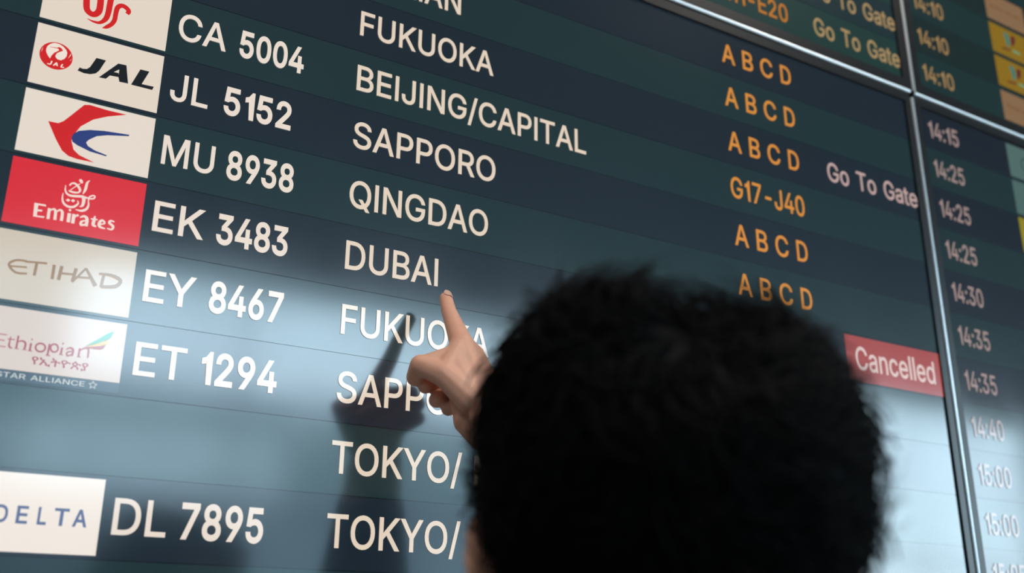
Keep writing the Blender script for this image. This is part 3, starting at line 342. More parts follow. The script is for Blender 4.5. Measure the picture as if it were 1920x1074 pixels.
     [267,-11,204,-3,148,21,101,61,66,113,44,178,36,254,44,330,66,395,101,448,148,487,204,511,267,520,305,517,341,508,375,494,405,474,430,450,451,420,467,387,478,344,405,344,397,371,386,392,355,425,314,445,267,452,224,446,186,429,153,401,129,362,113,313,107,254,113,195,129,146,154,108,186,80,224,63,267,57,314,64,355,84,386,117,406,164,478,164,467,122,452,89,431,59,405,35,375,15,342,1,306,-8],
     [5,4,34,34,33,5,6,5,33,33,32,6,32,31,6,7,6,31,31,30,7,8,7,30,36,35,2,0,38,37,0,37,1,11,27,12,36,2,1,1,37,36,27,11,28,10,28,11,2,35,3,4,3,35,34,4,35,8,30,29,9,8,29,29,28,9,28,10,9,13,26,25,25,14,13,39,50,49,49,48,39,48,40,39,24,15,25,14,25,15,44,43,42,20,19,21,22,21,19,19,18,22,40,48,47,47,46,40,41,40,46,46,45,41,45,44,41,44,42,41,22,18,23,18,17,23,24,23,17,17,16,24,15,24,16,38,0,50,50,39,38,12,27,26,26,13,12]],
    "E": [419,
     [56,-4,56,513,376,513,376,448,129,448,129,290,359,290,359,225,129,225,129,61,379,61,379,-4],
     [0,9,8,1,0,8,8,5,1,5,4,1,9,0,11,11,10,9,5,8,7,7,6,5,3,2,4,1,4,2]],
    "I": [183,
     [56,-4,128,-4,128,513,56,513],
     [0,1,2,0,2,3]],
    "L": [393,
     [56,-4,56,513,129,513,129,61,365,61,365,-4],
     [1,0,3,3,0,5,5,4,3,1,3,2]],
    "N": [523,
     [56,-4,56,513,138,513,347,185,366,153,391,109,420,52,401,49,397,108,395,157,395,195,395,513,467,513,467,-4,385,-4,199,288,174,329,145,379,101,455,123,458,126,384,128,328,129,291,129,-4,398,96,125,413],
     [18,1,21,21,20,18,23,22,0,1,0,22,21,1,22,19,18,25,17,2,19,18,19,2,1,18,2,9,8,6,6,13,9,13,6,14,6,7,14,5,14,7,7,6,24,9,13,10,13,12,10,11,10,12,14,5,4,17,16,2,16,15,3,3,2,16,6,8,24,5,7,24,3,15,14,4,3,14,18,20,25,17,19,25]],
    "O": [533,
     [267,-11,204,-3,148,21,102,61,66,113,44,178,36,254,44,330,66,395,102,448,148,487,204,511,267,520,330,511,386,487,432,448,467,395,490,330,497,254,490,178,467,113,432,61,386,21,330,-3,267,57,309,63,347,79,380,107,405,146,421,195,426,254,421,314,405,363,380,402,347,429,309,446,267,452,225,446,186,429,154,401,129,363,113,313,107,254,113,195,129,146,154,107,186,80,225,63],
     [5,4,44,44,43,5,6,5,43,43,42,6,42,41,6,7,6,41,41,40,7,8,7,40,45,2,46,39,38,10,47,1,0,37,12,11,46,2,1,1,47,46,37,11,38,10,38,11,2,45,3,4,3,45,44,4,45,8,40,39,9,8,39,39,10,9,27,26,22,33,14,34,22,26,23,25,23,26,13,35,34,34,14,13,20,19,28,29,28,19,19,18,29,30,29,18,31,30,18,18,17,31,32,31,17,17,16,32,27,22,21,21,20,27,20,28,27,32,16,33,16,15,33,14,33,15,23,25,0,25,24,0,47,0,24,12,37,36,36,35,12,35,13,12]],
    "R": [449,
     [56,-4,56,513,236,513,290,508,335,492,369,468,394,435,409,396,413,352,409,308,394,269,369,238,335,214,290,199,236,194,92,194,92,259,233,259,269,262,296,270,316,284,330,302,338,325,341,352,338,380,330,403,316,422,296,436,268,445,233,448,129,448,129,-4,351,-4,223,233,305,233,435,-4,129,259,129,194,244,194,319,208],
     [15,16,0,1,0,16,15,0,31,16,15,37,16,36,30,1,16,30,34,19,18,27,3,28,2,28,3,15,31,37,38,13,33,13,34,33,17,33,18,28,2,29,30,29,2,1,30,2,21,20,11,11,10,21,10,9,21,22,21,9,9,8,22,23,22,8,24,23,8,8,7,24,25,24,7,7,6,25,6,5,25,26,25,5,4,26,5,13,38,32,13,32,39,34,13,39,12,11,34,11,20,34,19,34,20,26,4,27,3,27,4,14,33,37,33,17,36,36,37,33,36,16,37,33,14,38,34,18,33,12,34,39,32,35,39]],
    "S": [447,
     [224,-13,171,-8,126,6,89,28,61,58,42,94,33,141,108,141,114,111,127,90,145,74,168,62,195,56,224,53,256,56,284,64,308,77,326,94,338,115,341,139,338,160,329,176,314,190,294,201,244,218,182,236,126,257,83,286,57,325,48,372,54,414,72,450,100,480,136,501,179,515,227,520,275,515,318,501,353,480,380,451,398,417,406,374,334,374,323,410,300,434,266,449,225,454,195,452,169,444,148,432,132,416,122,397,119,376,123,354,134,336,151,323,171,312,214,297,265,283,313,267,361,241,382,222,398,199,409,172,412,139,407,98,390,61,362,30,325,7,279,-8],
     [5,4,8,8,7,5,6,5,7,29,28,53,53,52,29,30,29,52,52,51,30,31,30,51,49,48,33,0,13,12,0,12,1,56,25,57,1,12,11,47,34,48,33,48,34,1,11,2,11,10,2,3,2,10,10,9,3,4,3,9,8,4,9,25,56,26,56,55,26,27,26,55,55,54,27,28,27,54,53,28,54,31,51,50,32,31,50,50,49,32,49,33,32,45,36,46,35,46,36,16,15,68,22,59,23,68,15,69,14,69,15,23,59,24,58,24,59,44,37,45,36,45,37,17,67,66,18,17,66,66,65,18,19,18,65,65,64,19,64,63,19,20,19,63,63,62,20,21,20,62,62,61,21,60,21,61,41,40,42,16,68,67,67,17,16,21,60,22,59,22,60,42,40,43,40,39,43,39,38,43,44,43,38,37,44,38,69,14,0,13,0,14,57,25,24,24,58,57,46,35,47,34,47,35]],
    "T": [449,
     [28,448,28,513,421,513,421,448,261,448,261,-4,189,-4,189,448],
     [1,0,7,3,2,4,5,4,6,7,6,4,4,2,7,1,7,2]],
  },
  'M': {
    "A": [480,
     [-9,-18,189,527,289,527,489,-18,382,-18,270,297,247,367,208,496,269,496,230,366,208,297,98,-18,92,124,92,217,388,217,388,124,239,394,180,217,299,217,332,124,147,124],
     [12,0,11,0,12,13,20,17,12,10,9,13,9,7,13,7,1,13,0,13,1,15,4,3,3,14,15,6,5,14,8,6,14,2,8,14,14,3,2,18,19,15,7,9,16,7,16,8,1,7,8,8,2,1,6,8,16,17,20,18,10,13,17,13,12,17,14,5,18,15,14,18,4,15,19,19,18,20,12,11,20]],
    "D": [502,
     [220,-18,78,-18,78,75,214,75,267,81,309,97,340,122,363,157,376,201,381,255,376,309,363,353,341,387,310,412,271,428,220,434,75,434,75,527,226,527,299,519,362,494,412,454,450,399,472,333,480,255,472,178,449,110,412,56,360,15,295,-10,143,527,143,-18,42,-18,42,527,143,434,143,75],
     [33,32,16,16,17,33,2,1,31,1,2,32,16,32,2,17,16,30,29,5,4,29,4,0,3,0,4,18,15,14,14,19,18,0,3,31,2,31,35,16,2,34,30,16,34,15,18,30,13,12,20,10,9,24,24,23,10,6,28,27,27,26,6,7,6,26,26,25,7,8,7,25,25,24,8,24,9,8,10,23,11,23,22,11,12,11,22,22,21,12,20,12,21,5,29,28,28,6,5,19,14,13,13,20,19,15,30,34,2,35,34,31,3,35]],
    "E": [419,
     [42,-18,42,527,390,527,390,434,143,434,143,304,373,304,373,211,143,211,143,75,393,75,393,-18],
     [1,0,8,8,0,9,1,8,5,5,4,1,9,0,11,11,10,9,5,8,7,7,6,5,3,2,4,1,4,2]],
    "L": [393,
     [42,-18,42,527,143,527,143,75,379,75,379,-18],
     [3,5,4,5,3,0,1,0,3,2,1,3]],
    "T": [449,
     [14,434,14,527,435,527,435,434,275,434,275,-18,175,-18,175,434],
     [1,0,7,3,2,4,5,4,6,7,6,4,4,2,7,1,7,2]],
  },
  'W': {
    "*": [0,
     [177,-12,177,90,174,160,165,220,148,274,120,328,81,388,49,452,39,488,36,528,42,582,61,628,92,665,156,699,236,710,319,698,379,661,414,604,426,532,412,457,370,396,308,352,243,328,269,266,284,195,289,106,289,-12,199,408,244,423,284,450,308,486,316,532,310,571,294,598,269,615,232,620,196,615,170,598,153,572,147,533,151,498,163,464,487,-12,670,431,606,442,546,477,511,534,499,613,499,700,611,700,611,623,617,573,632,547,657,534,698,529,828,529,767,378,805,360,849,327,889,284,922,227,948,157,963,82,1015,82,1024,103,1044,131,1071,153,1103,161,1142,161,1115,35,1142,-91,1103,-91,1071,-84,1044,-61,1024,-33,1015,-12,863,-12,853,78,836,142,813,192,785,231,752,261,726,276,611,-12,1382,-12,1382,383,1268,383,1258,357,1236,329,1208,310,1177,304,1141,304,1179,478,1382,478,1382,523,1322,534,1266,567,1231,623,1220,701,1220,787,1332,787,1332,710,1338,661,1353,635,1378,622,1419,617,1494,617,1494,478,1684,478,1722,304,1686,304,1656,310,1628,329,1606,357,1595,383,1494,383,1494,-12,1898,-12,1898,90,1895,160,1887,220,1869,274,1841,328,1802,388,1770,452,1761,488,1757,528,1764,582,1782,628,1813,665,1877,699,1958,710,2033,701,2090,670,2127,623,2142,573,2293,573,2331,400,2296,400,2265,406,2237,425,2215,453,2204,479,2138,479,2119,429,2076,382,2019,347,1965,327,1990,266,2006,195,2010,106,2010,-12,1920,408,1966,423,2005,450,2029,486,2037,532,2031,571,2016,598,1990,615,1954,620,1917,615,1891,598,1874,572,1868,533,1872,498,1884,464,2352,-12,2357,67,2369,128,2392,182,2427,233,2474,282,2520,318,2488,337,2447,373,2420,421,2411,480,2421,540,2449,590,2494,627,2541,645,2541,745,2652,745,2652,645,2692,633,2732,606,2760,570,2772,537,2922,537,2960,363,2925,363,2894,369,2866,388,2844,416,2833,442,2772,442,2760,406,2731,364,2691,326,2657,302,2697,287,2747,257,2787,217,2817,167,2835,104,2840,26,2840,-12,2730,-12,2730,10,2725,76,2710,127,2686,167,2653,197,2612,220,2569,236,2536,206,2507,172,2487,137,2474,97,2466,52,2463,-12,2519,481,2525,446,2543,417,2572,394,2605,379,2632,402,2654,427,2666,454,2670,485,2665,515,2651,539,2628,554,2595,560,2563,554,2540,538,2525,514,2959,-91,2987,35,2959,161,2998,161,3031,153,3059,131,3078,103,3086,82,3150,82,3150,90,3147,160,3138,220,3121,274,3093,328,3054,388,3022,452,3012,488,3009,528,3015,582,3034,628,3065,665,3129,699,3209,710,3292,698,3352,661,3387,604,3399,532,3385,457,3343,396,3281,352,3216,328,3242,266,3257,195,3262,106,3262,-12,3086,-12,3078,-32,3059,-61,3031,-84,2998,-91,3172,408,3217,423,3257,450,3281,486,3289,532,3283,571,3267,598,3242,615,3205,620,3169,615,3143,598,3126,572,3120,533,3124,498,3136,464],
     [9,8,39,10,9,39,7,6,41,41,40,7,8,7,40,39,8,40,10,39,38,11,10,38,12,11,38,38,37,12,37,13,12,22,28,27,34,14,35,36,35,14,26,25,1,28,22,21,21,29,28,26,1,0,1,25,2,25,24,2,3,2,24,24,23,3,4,3,23,23,22,4,5,4,22,22,27,5,6,5,27,41,6,27,13,37,36,36,14,13,53,52,44,45,44,52,52,51,45,46,45,51,46,51,47,51,50,47,48,47,50,50,49,48,82,81,57,57,56,82,43,82,56,54,43,56,56,55,54,62,75,63,75,62,76,77,76,62,62,61,77,78,77,61,61,60,78,78,60,79,60,59,79,80,79,59,59,58,80,81,80,58,57,81,58,42,83,82,53,44,43,43,54,53,82,43,42,29,21,20,30,29,20,20,19,30,31,30,19,19,18,31,18,17,31,32,31,17,17,16,32,33,32,16,16,15,33,34,33,15,14,34,15,71,69,72,69,67,66,72,69,73,74,73,69,65,64,69,69,66,65,91,90,92,69,71,70,67,69,68,95,103,96,103,102,96,85,84,116,116,115,85,93,85,115,115,107,93,107,94,93,94,105,104,85,93,86,94,104,95,103,95,104,90,89,88,92,90,88,88,87,92,87,86,92,86,93,92,96,102,97,98,97,102,102,101,98,99,98,101,101,100,99,110,109,108,111,110,112,110,108,112,113,112,108,114,113,108,125,164,126,164,127,126,160,131,161,152,147,153,131,160,159,120,119,149,149,148,120,130,162,161,161,131,130,120,148,121,148,147,121,122,121,147,147,152,122,123,122,152,152,166,123,124,123,166,166,165,124,125,124,165,164,125,165,127,164,163,128,127,163,129,128,163,163,162,129,162,130,129,107,115,114,114,108,107,94,107,106,105,94,106,74,69,75,63,75,69,69,64,63,142,135,143,155,145,144,144,143,155,156,155,143,143,135,156,157,156,135,135,134,157,158,157,134,134,133,158,132,158,133,136,138,137,221,220,167,168,167,220,220,219,168,169,168,219,219,218,169,170,169,218,218,171,170,140,139,138,138,136,140,141,140,136,142,141,136,135,142,136,181,235,234,226,225,173,225,224,173,174,173,224,180,236,235,235,181,180,200,213,201,233,232,185,184,233,185,213,200,214,215,214,200,173,215,200,226,173,200,200,199,226,199,227,226,233,184,234,181,234,184,182,181,184,184,183,182,171,218,217,217,216,171,172,171,216,216,215,172,215,173,172,174,224,175,224,223,175,176,175,223,223,222,176,177,176,222,178,177,222,222,237,178,179,178,237,237,236,179,236,180,179,192,191,193,191,189,193,194,193,189,194,189,195,188,196,195,195,189,188,239,238,277,240,239,241,239,277,276,276,275,239,275,274,239,244,243,239,243,242,239,241,239,242,189,191,190,286,260,287,245,273,246,288,287,259,287,260,259,266,265,281,282,281,265,265,264,282,264,263,282,283,282,263,263,262,283,279,268,267,280,279,267,267,266,280,266,281,280,283,262,284,262,261,284,285,284,261,246,273,272,272,271,246,247,246,271,248,247,271,271,270,248,249,248,270,270,269,249,250,249,269,269,268,250,251,250,268,278,251,268,268,279,278,260,286,285,285,261,260,239,274,273,273,245,239,244,239,245,251,278,252,278,292,252,253,252,292,292,291,253,254,253,291,291,290,254,255,254,290,256,255,290,290,289,256,257,256,289,258,257,289,289,288,258,288,259,258,209,208,207,207,206,209,210,209,206,206,205,210,211,210,205,205,204,211,204,203,211,212,211,203,203,202,212,213,212,202,201,213,202,227,199,198,228,227,198,198,197,228,229,228,197,197,196,229,230,229,196,196,188,230,231,230,188,188,187,231,232,231,187,187,186,232,185,232,186,118,117,151,151,150,118,119,118,150,149,119,150,153,147,146,154,153,146,146,145,154,145,155,154,158,132,159,131,159,132]],
  },
}
LOGO = {"phoenix":[["S","red",[0.513,0.115,0.0887,0.522,0.315,0.0881,0.547,0.58,0.0874,0.577,0.669,0.0873,0.651,0.701,0.0875,0.709,0.645,0.0879,0.722,0.545,0.0883,0.709,0.338,0.0888,0.703,0.155,0.0894]],
["S","red",[0.853,0.099,0.082,0.846,0.334,0.0813,0.842,0.474,0.0809,0.838,0.613,0.0765,0.816,0.721,0.0681,0.752,0.798,0.0478,0.666,0.809,0.0317,0.583,0.789,0.0063]],
["S","red",[1.084,0.541,0.0572,1.1,0.489,0.0655,1.056,0.444,0.0696,0.995,0.434,0.0694,0.948,0.483,0.0691,0.936,0.588,0.0648,0.934,0.689,0.0645,0.904,0.772,0.0602,0.852,0.831,0.056,0.819,0.856,0.0319,0.791,0.87,0.0048]],
["S","red",[0.849,0.352,0.0488,0.914,0.273,0.0654,1.039,0.246,0.0741,1.126,0.271,0.0413]]],"crane":[["P","white",[0.217,0.304,0.249,0.293,0.306,0.294,0.354,0.317,0.393,0.353,0.413,0.392,0.41,0.452,0.388,0.498,0.351,0.529,0.305,0.528,0.276,0.499,0.249,0.487,0.218,0.545,0.185,0.508,0.16,0.467,0.15,0.422,0.159,0.37,0.187,0.33]],
["P","red",[0.218,0.54,0.228,0.494,0.254,0.444,0.293,0.406,0.309,0.387,0.3,0.371,0.282,0.367,0.193,0.374,0.192,0.368,0.281,0.355,0.295,0.341,0.327,0.342,0.358,0.378,0.317,0.411,0.287,0.441,0.275,0.482,0.282,0.511,0.254,0.562]],
["P","white",[0.459,0.384,0.461,0.422,0.431,0.479,0.451,0.418]],
["P","white",[0.483,0.454,0.473,0.492,0.458,0.509,0.475,0.478]],
["P","white",[0.111,0.393,0.101,0.438,0.101,0.486,0.107,0.436]],
["S","white",[0.245,0.575,0.017,0.233,0.627,0.017,0.194,0.629,0.0121]],
["S","white",[0.271,0.639,0.0134,0.302,0.584,0.0158]],
["S","white",[0.304,0.58,0.0158,0.32,0.63,0.0158]],
["S","white",[0.28,0.623,0.0085,0.315,0.615,0.0085]],
["S","white",[0.381,0.584,0.0159,0.365,0.63,0.0159,0.404,0.625,0.0122]],
["P","black",[0.782,0.356,0.907,0.356,0.844,0.535,0.805,0.593,0.741,0.627,0.656,0.636,0.573,0.62,0.594,0.566,0.635,0.573,0.685,0.561,0.72,0.522]],
["P","black",[1.07,0.354,1.176,0.348,1.189,0.407,1.093,0.443,1.023,0.505,0.991,0.563,0.941,0.635,0.849,0.641]],
["P","black",[1.176,0.348,1.233,0.622,1.117,0.629,1.097,0.561,1.094,0.503,1.093,0.443]],
["P","black",[1.089,0.499,1.106,0.561,0.985,0.571,1.023,0.502]],
["P","black",[1.365,0.355,1.487,0.352,1.409,0.576,1.574,0.569,1.556,0.626,1.272,0.627]]],"swallow":[["P","red",[0.327,0.457,0.452,0.454,0.512,0.405,0.596,0.288,0.728,0.1,0.793,0.081,1.026,0.096,1.276,0.094,1.038,0.189,0.867,0.284,0.727,0.426,0.65,0.594,0.644,0.662,0.687,0.783,0.763,0.842,0.962,0.902,0.749,0.906,0.636,0.888,0.551,0.832,0.453,0.687]],
["P","blue",[0.637,0.611,0.655,0.553,0.714,0.496,0.843,0.447,1.021,0.412,1.348,0.382,1.341,0.406,1.074,0.465,0.943,0.514,0.852,0.593,0.824,0.64,0.853,0.686,0.949,0.727,1.106,0.758,1.092,0.775,0.885,0.757,0.721,0.708,0.656,0.672]]],"script":[["S","cream",[0.664,0.303,0.0088,0.671,0.38,0.0198,0.707,0.426,0.0274,0.77,0.435,0.0308,0.872,0.417,0.0332,0.914,0.421,0.0333,0.966,0.421,0.0134]],
["S","cream",[0.71,0.3,0.0177,0.735,0.261,0.0221,0.776,0.257,0.0277,0.823,0.295,0.0333,0.845,0.338,0.0277,0.824,0.374,0.0221,0.763,0.382,0.0276,0.71,0.373,0.0165]],
["S","cream",[0.729,0.36,0.011,0.782,0.298,0.0111,0.832,0.244,0.0111]],
["S","cream",[0.819,0.186,0.0223,0.839,0.203,0.0424,0.856,0.232,0.0223]],
["S","cream",[0.945,0.171,0.0067,0.917,0.211,0.028,0.907,0.311,0.0334,0.885,0.38,0.0111]],
["S","cream",[0.887,0.413,0.0388,0.908,0.457,0.0421,0.902,0.543,0.0331,0.866,0.566,0.0055]],
["S","cream",[0.65,0.421,0.0088,0.65,0.493,0.0197,0.674,0.559,0.0273,0.731,0.594,0.0306,0.801,0.584,0.0307,0.847,0.525,0.022,0.834,0.486,0.011]],
["S","cream",[0.696,0.512,0.0044,0.721,0.507,0.0416,0.747,0.503,0.0044]],
["S","cream",[0.757,0.507,0.0044,0.782,0.501,0.0418,0.805,0.499,0.0044]],
["S","cream",[0.96,0.451,0.0111,0.974,0.514,0.0222,0.957,0.579,0.031,0.9,0.618,0.0308,0.826,0.615,0.0088]],
["S","cream",[0.965,0.45,0.02,0.97,0.406,0.0201,1.008,0.375,0.0201,1.035,0.381,0.0201,1.024,0.415,0.0201,0.978,0.428,0.02]],
["P","cream",[0.336,0.634,0.471,0.63,0.48,0.654,0.385,0.656,0.386,0.715,0.443,0.71,0.441,0.734,0.387,0.741,0.388,0.8,0.48,0.792,0.473,0.815,0.348,0.821]],
["S","cream",[0.519,0.669,0.0366,0.524,0.819,0.0364]],
["S","cream",[0.53,0.702,0.0129,0.568,0.67,0.0259,0.597,0.696,0.0346,0.604,0.813,0.0366]],
["S","cream",[0.604,0.707,0.013,0.644,0.665,0.026,0.678,0.692,0.0347,0.682,0.81,0.0367]],
["S","cream",[0.762,0.685,0.0414,0.764,0.811,0.0412]],
["S","cream",[0.748,0.644,0.0087,0.763,0.641,0.0371,0.778,0.639,0.0087]],
["S","cream",[0.818,0.685,0.0416,0.819,0.816,0.0414]],
["S","cream",[0.831,0.721,0.0131,0.872,0.684,0.0329]],
["S","cream",[0.897,0.715,0.0176,0.94,0.688,0.0308,0.982,0.715,0.0397,0.983,0.82,0.0395]],
["S","cream",[0.973,0.741,0.0154,0.92,0.769,0.0285,0.921,0.815,0.0328,0.974,0.798,0.022]],
["S","cream",[1.072,0.655,0.0155,1.068,0.722,0.0398,1.066,0.783,0.0397,1.107,0.798,0.0199]],
["S","cream",[1.028,0.705,0.0177,1.11,0.701,0.0178]],
["S","cream",[1.139,0.765,0.0111,1.203,0.731,0.0245,1.167,0.695,0.029,1.138,0.737,0.0377,1.148,0.791,0.0355,1.218,0.804,0.0156]],
["S","cream",[1.32,0.685,0.0157,1.271,0.68,0.0269,1.259,0.714,0.0335,1.312,0.753,0.0336,1.297,0.799,0.0268,1.24,0.795,0.0156]]],"gold_letters":[["S","gold",[0.37,0.427,0.0257,0.248,0.436,0.0284,0.173,0.506,0.031,0.262,0.596,0.0282,0.394,0.587,0.0256]],
["S","gold",[0.196,0.525,0.0226,0.382,0.506,0.0228]],
["S","gold",[0.35,0.435,0.0257,0.601,0.41,0.0261]],
["S","gold",[0.484,0.428,0.0345,0.478,0.598,0.0343]],
["S","gold",[0.686,0.413,0.0378,0.688,0.606,0.0375]],
["S","gold",[0.777,0.412,0.0409,0.762,0.602,0.0406]],
["S","gold",[0.948,0.41,0.0413,0.925,0.595,0.041]],
["S","gold",[0.77,0.511,0.0262,0.932,0.496,0.0264]],
["S","gold",[0.925,0.6,0.0263,1.064,0.388,0.0267]],
["S","gold",[1.064,0.388,0.0267,1.207,0.601,0.0505]],
["S","gold",[0.985,0.523,0.0236,1.135,0.507,0.0238]],
["S","gold",[1.287,0.444,0.036,1.275,0.604,0.0358]],
["S","gold",[1.227,0.428,0.0239,1.377,0.422,0.0362,1.499,0.47,0.0455,1.451,0.561,0.0452,1.274,0.599,0.0358]]],"wing":[["S","rose",[0.199,0.403,0.0205,0.215,0.557,0.0204]],
["S","rose",[0.186,0.403,0.0112,0.292,0.404,0.0112]],
["S","rose",[0.211,0.477,0.0111,0.277,0.477,0.0112]],
["S","rose",[0.201,0.554,0.0111,0.298,0.554,0.0112]],
["S","rose",[0.338,0.417,0.0094,0.333,0.514,0.0205,0.344,0.552,0.0205,0.376,0.56,0.0112]],
["S","rose",[0.306,0.452,0.0112,0.388,0.45,0.0113]],
["S","rose",[0.42,0.394,0.0207,0.418,0.556,0.0206]],
["S","rose",[0.417,0.481,0.0094,0.464,0.453,0.0189,0.511,0.476,0.0227,0.509,0.553,0.0226]],
["S","rose",[0.4,0.559,0.0084,0.449,0.559,0.0084]],
["S","rose",[0.489,0.559,0.0085,0.534,0.558,0.0085]],
["S","rose",[0.573,0.467,0.0228,0.571,0.564,0.0227]],
["S","rose",[0.566,0.42,0.0038,0.576,0.419,0.0228,0.587,0.419,0.0038]],
["S","rose",[0.549,0.565,0.0085,0.6,0.565,0.0085]],
["S","rose",[0.74,0.498,0.021,0.738,0.518,0.021,0.729,0.537,0.021,0.713,0.551,0.021,0.692,0.558,0.0209,0.67,0.557,0.0209,0.651,0.548,0.0209,0.637,0.533,0.0209,0.629,0.514,0.0209,0.631,0.494,0.0209,0.64,0.475,0.0209,0.656,0.461,0.021,0.677,0.454,0.021,0.698,0.455,0.021,0.718,0.463,0.021,0.732,0.478,0.021,0.74,0.498,0.021]],
["S","rose",[0.782,0.445,0.023,0.777,0.599,0.0229]],
["S","rose",[0.885,0.483,0.0193,0.885,0.502,0.0193,0.878,0.52,0.0193,0.865,0.533,0.0192,0.849,0.539,0.0192,0.832,0.538,0.0192,0.817,0.529,0.0192,0.805,0.514,0.0192,0.799,0.496,0.0192,0.799,0.476,0.0192,0.806,0.458,0.0192,0.819,0.445,0.0192,0.835,0.439,0.0193,0.852,0.44,0.0193,0.867,0.449,0.0193,0.879,0.464,0.0193,0.885,0.483,0.0193]],
["S","rose",[0.756,0.592,0.0086,0.81,0.594,0.0086]],
["S","rose",[0.93,0.469,0.0232,0.926,0.559,0.0231]],
["S","rose",[0.922,0.417,0.0039,0.933,0.417,0.0233,0.944,0.416,0.0039]],
["S","rose",[0.906,0.56,0.0087,0.954,0.561,0.0087]],
["S","rose",[0.98,0.485,0.0136,1.023,0.458,0.0195,1.061,0.48,0.0234,1.056,0.558,0.0233]],
["S","rose",[1.052,0.499,0.0117,0.995,0.521,0.0194,1.005,0.564,0.0194,1.053,0.54,0.0117]],
["S","rose",[1.136,0.448,0.0215,1.132,0.557,0.0214]],
["S","rose",[1.136,0.479,0.0078,1.189,0.437,0.0177,1.237,0.443,0.0197,1.243,0.554,0.0196]],
["S","rose",[1.116,0.557,0.0088,1.158,0.557,0.0088]],
["P","leaf",[1.191,0.414,1.263,0.356,1.349,0.284,1.436,0.207,1.499,0.171,1.506,0.185,1.481,0.258,1.402,0.318,1.312,0.364]],
["P","amber",[1.201,0.417,1.313,0.369,1.402,0.318,1.467,0.298,1.445,0.349,1.363,0.388,1.243,0.416]],
["P","rose",[1.215,0.422,1.364,0.39,1.433,0.369,1.414,0.406,1.378,0.425,1.302,0.428]]],"butterfly":[["P","teal2",[0.577,0.217,0.687,0.187,0.772,0.302,0.788,0.463,0.731,0.595,0.664,0.617,0.633,0.409]],
["P","maroon",[0.858,0.243,1.018,0.181,1.055,0.268,1.0,0.423,0.885,0.555,0.842,0.475]],
["S","maroon",[0.391,0.737,0.0543,0.743,0.711,0.0548]],
["S","leaf",[0.855,0.674,0.055,1.162,0.687,0.0554]]]}

def text_runs(mb, runs, X0, X1, top, base, d, m=0, gap=0.0):
    """lay glyph outlines between X0..X1 (board units), cap height top..base; runs = [(style, string)]"""
    x = 0; placed = []
    for st, s in runs:
        for ch in s:
            if ch == ' ': x += 290; continue
            a, v, f = GL[st][ch]; placed.append((x, v, f)); x += a + gap
    mn = min(px + min(v[0::2]) for px, v, f in placed); mx = max(px + max(v[0::2]) for px, v, f in placed)
    cap = max(GL[runs[0][0]][k][1][i] for k in ('E', 'T', 'A', '1', '0') if k in GL[runs[0][0]] for i in range(1, len(GL[runs[0][0]][k][1]), 2))
    sx = (X1 - X0) / (mx - mn); sy = (base - top) / cap
    for px, v, f in placed:
        b = len(mb.v)
        mb.v += [bw(X0 + (px + v[i] - mn) * sx, base - v[i + 1] * sy, d) for i in range(0, len(v), 2)]
        for i in range(0, len(f), 3):
            a_, b_, c_ = f[i:i + 3]
            ar = (v[2 * b_] - v[2 * a_]) * (v[2 * c_ + 1] - v[2 * a_ + 1]) - (v[2 * c_] - v[2 * a_]) * (v[2 * b_ + 1] - v[2 * a_ + 1])
            mb.f.append([b + a_, b + b_, b + c_] if ar > 0 else [b + a_, b + c_, b + b_]); mb.m.append(m)
    return sx

def empty(name, loc, label, cat, group=None):
    o = bpy.data.objects.new(name, None); COL.objects.link(o); o.location = loc; o.empty_display_size = 0.1
    o['label'] = label; o['category'] = cat
    if group: o['group'] = group
    bpy.context.view_layer.update()
    return o

def struct(o): o['kind'] = 'structure'; return o

# ------------------------------------------------------------------ the hall
m_wall = mat('dark_wall_panel', (38, 42, 46), 0.6, noise=(3, 0.1))
m_plaster = mat('grey_plaster', (120, 126, 130), 0.8, noise=(2, 0.06))
m_ceil = mat('dark_ceiling', (52, 58, 62), 0.8, noise=(2, 0.08))
m_floor = mat('polished_stone_floor', (128, 126, 122), 0.25, noise=(5, 0.12))
m_steel = mat('painted_mullion', (110, 116, 120), 0.45, noise=(8, 0.05))
m_backdrop = mat('reflection_backdrop_grey', (128, 138, 140), 0.85, noise=(0.15, 0.12))
m_backdrop_pale = mat('reflection_backdrop_pale', (222, 226, 226), 0.8, noise=(0.2, 0.05))
m_backdrop_dark = mat('reflection_backdrop_dark', (70, 76, 82), 0.85, noise=(0.2, 0.08))
m_apron = mat('apron_concrete', (150, 152, 152), 0.9, noise=(0.1, 0.1))
HX0, HX1, HY = -14.0, 24.0, -14.0
b = MB(); b.box(HX0, HX1, HY, 0.3, -0.2, 0); struct(b.build('floor', m_floor))
b = MB(); b.box(HX0, HX1, HY, 0.3, 7.4, 7.6); struct(b.build('ceiling', m_ceil))
b = MB(); b.box(HX0, HX1, 0.20, 0.3, 0, 7.4); struct(b.build('wall_front', m_wall))
b = MB(); b.box(HX0 - 0.2, HX0, HY, 0.3, -0.2, 7.6); struct(b.build('wall_left', m_plaster))
b = MB(); b.box(HX1, HX1 + 0.2, HY, 0.3, -0.2, 7.6); struct(b.build('wall_right', m_plaster))
b = MB(); b.box(HX0, HX1, HY - 0.2, HY, 0, 0.35); b.box(HX0, HX1, HY - 0.2, HY, 6.75, 7.4);  struct(b.build('wall_back', m_plaster))
wb = struct(MB().build('window_1', m_steel))
b = MB()
for i in range(int((HX1 - HX0) / 3.0) + 1):
    x = HX0 + 3.0 * i
    if x > -20: b.box(x - 0.04, x + 0.04, HY - 0.16, HY - 0.04, 0.35, 6.75)
b.box(HX0, HX1, HY - 0.14, HY - 0.06, 3.30, 3.38)
b.build('window_frame', m_steel, wb)
b = MB(); b.box(-300, 300, -300, HY - 0.2, -4.2, -4.0); struct(b.build('floor_outside', m_apron))
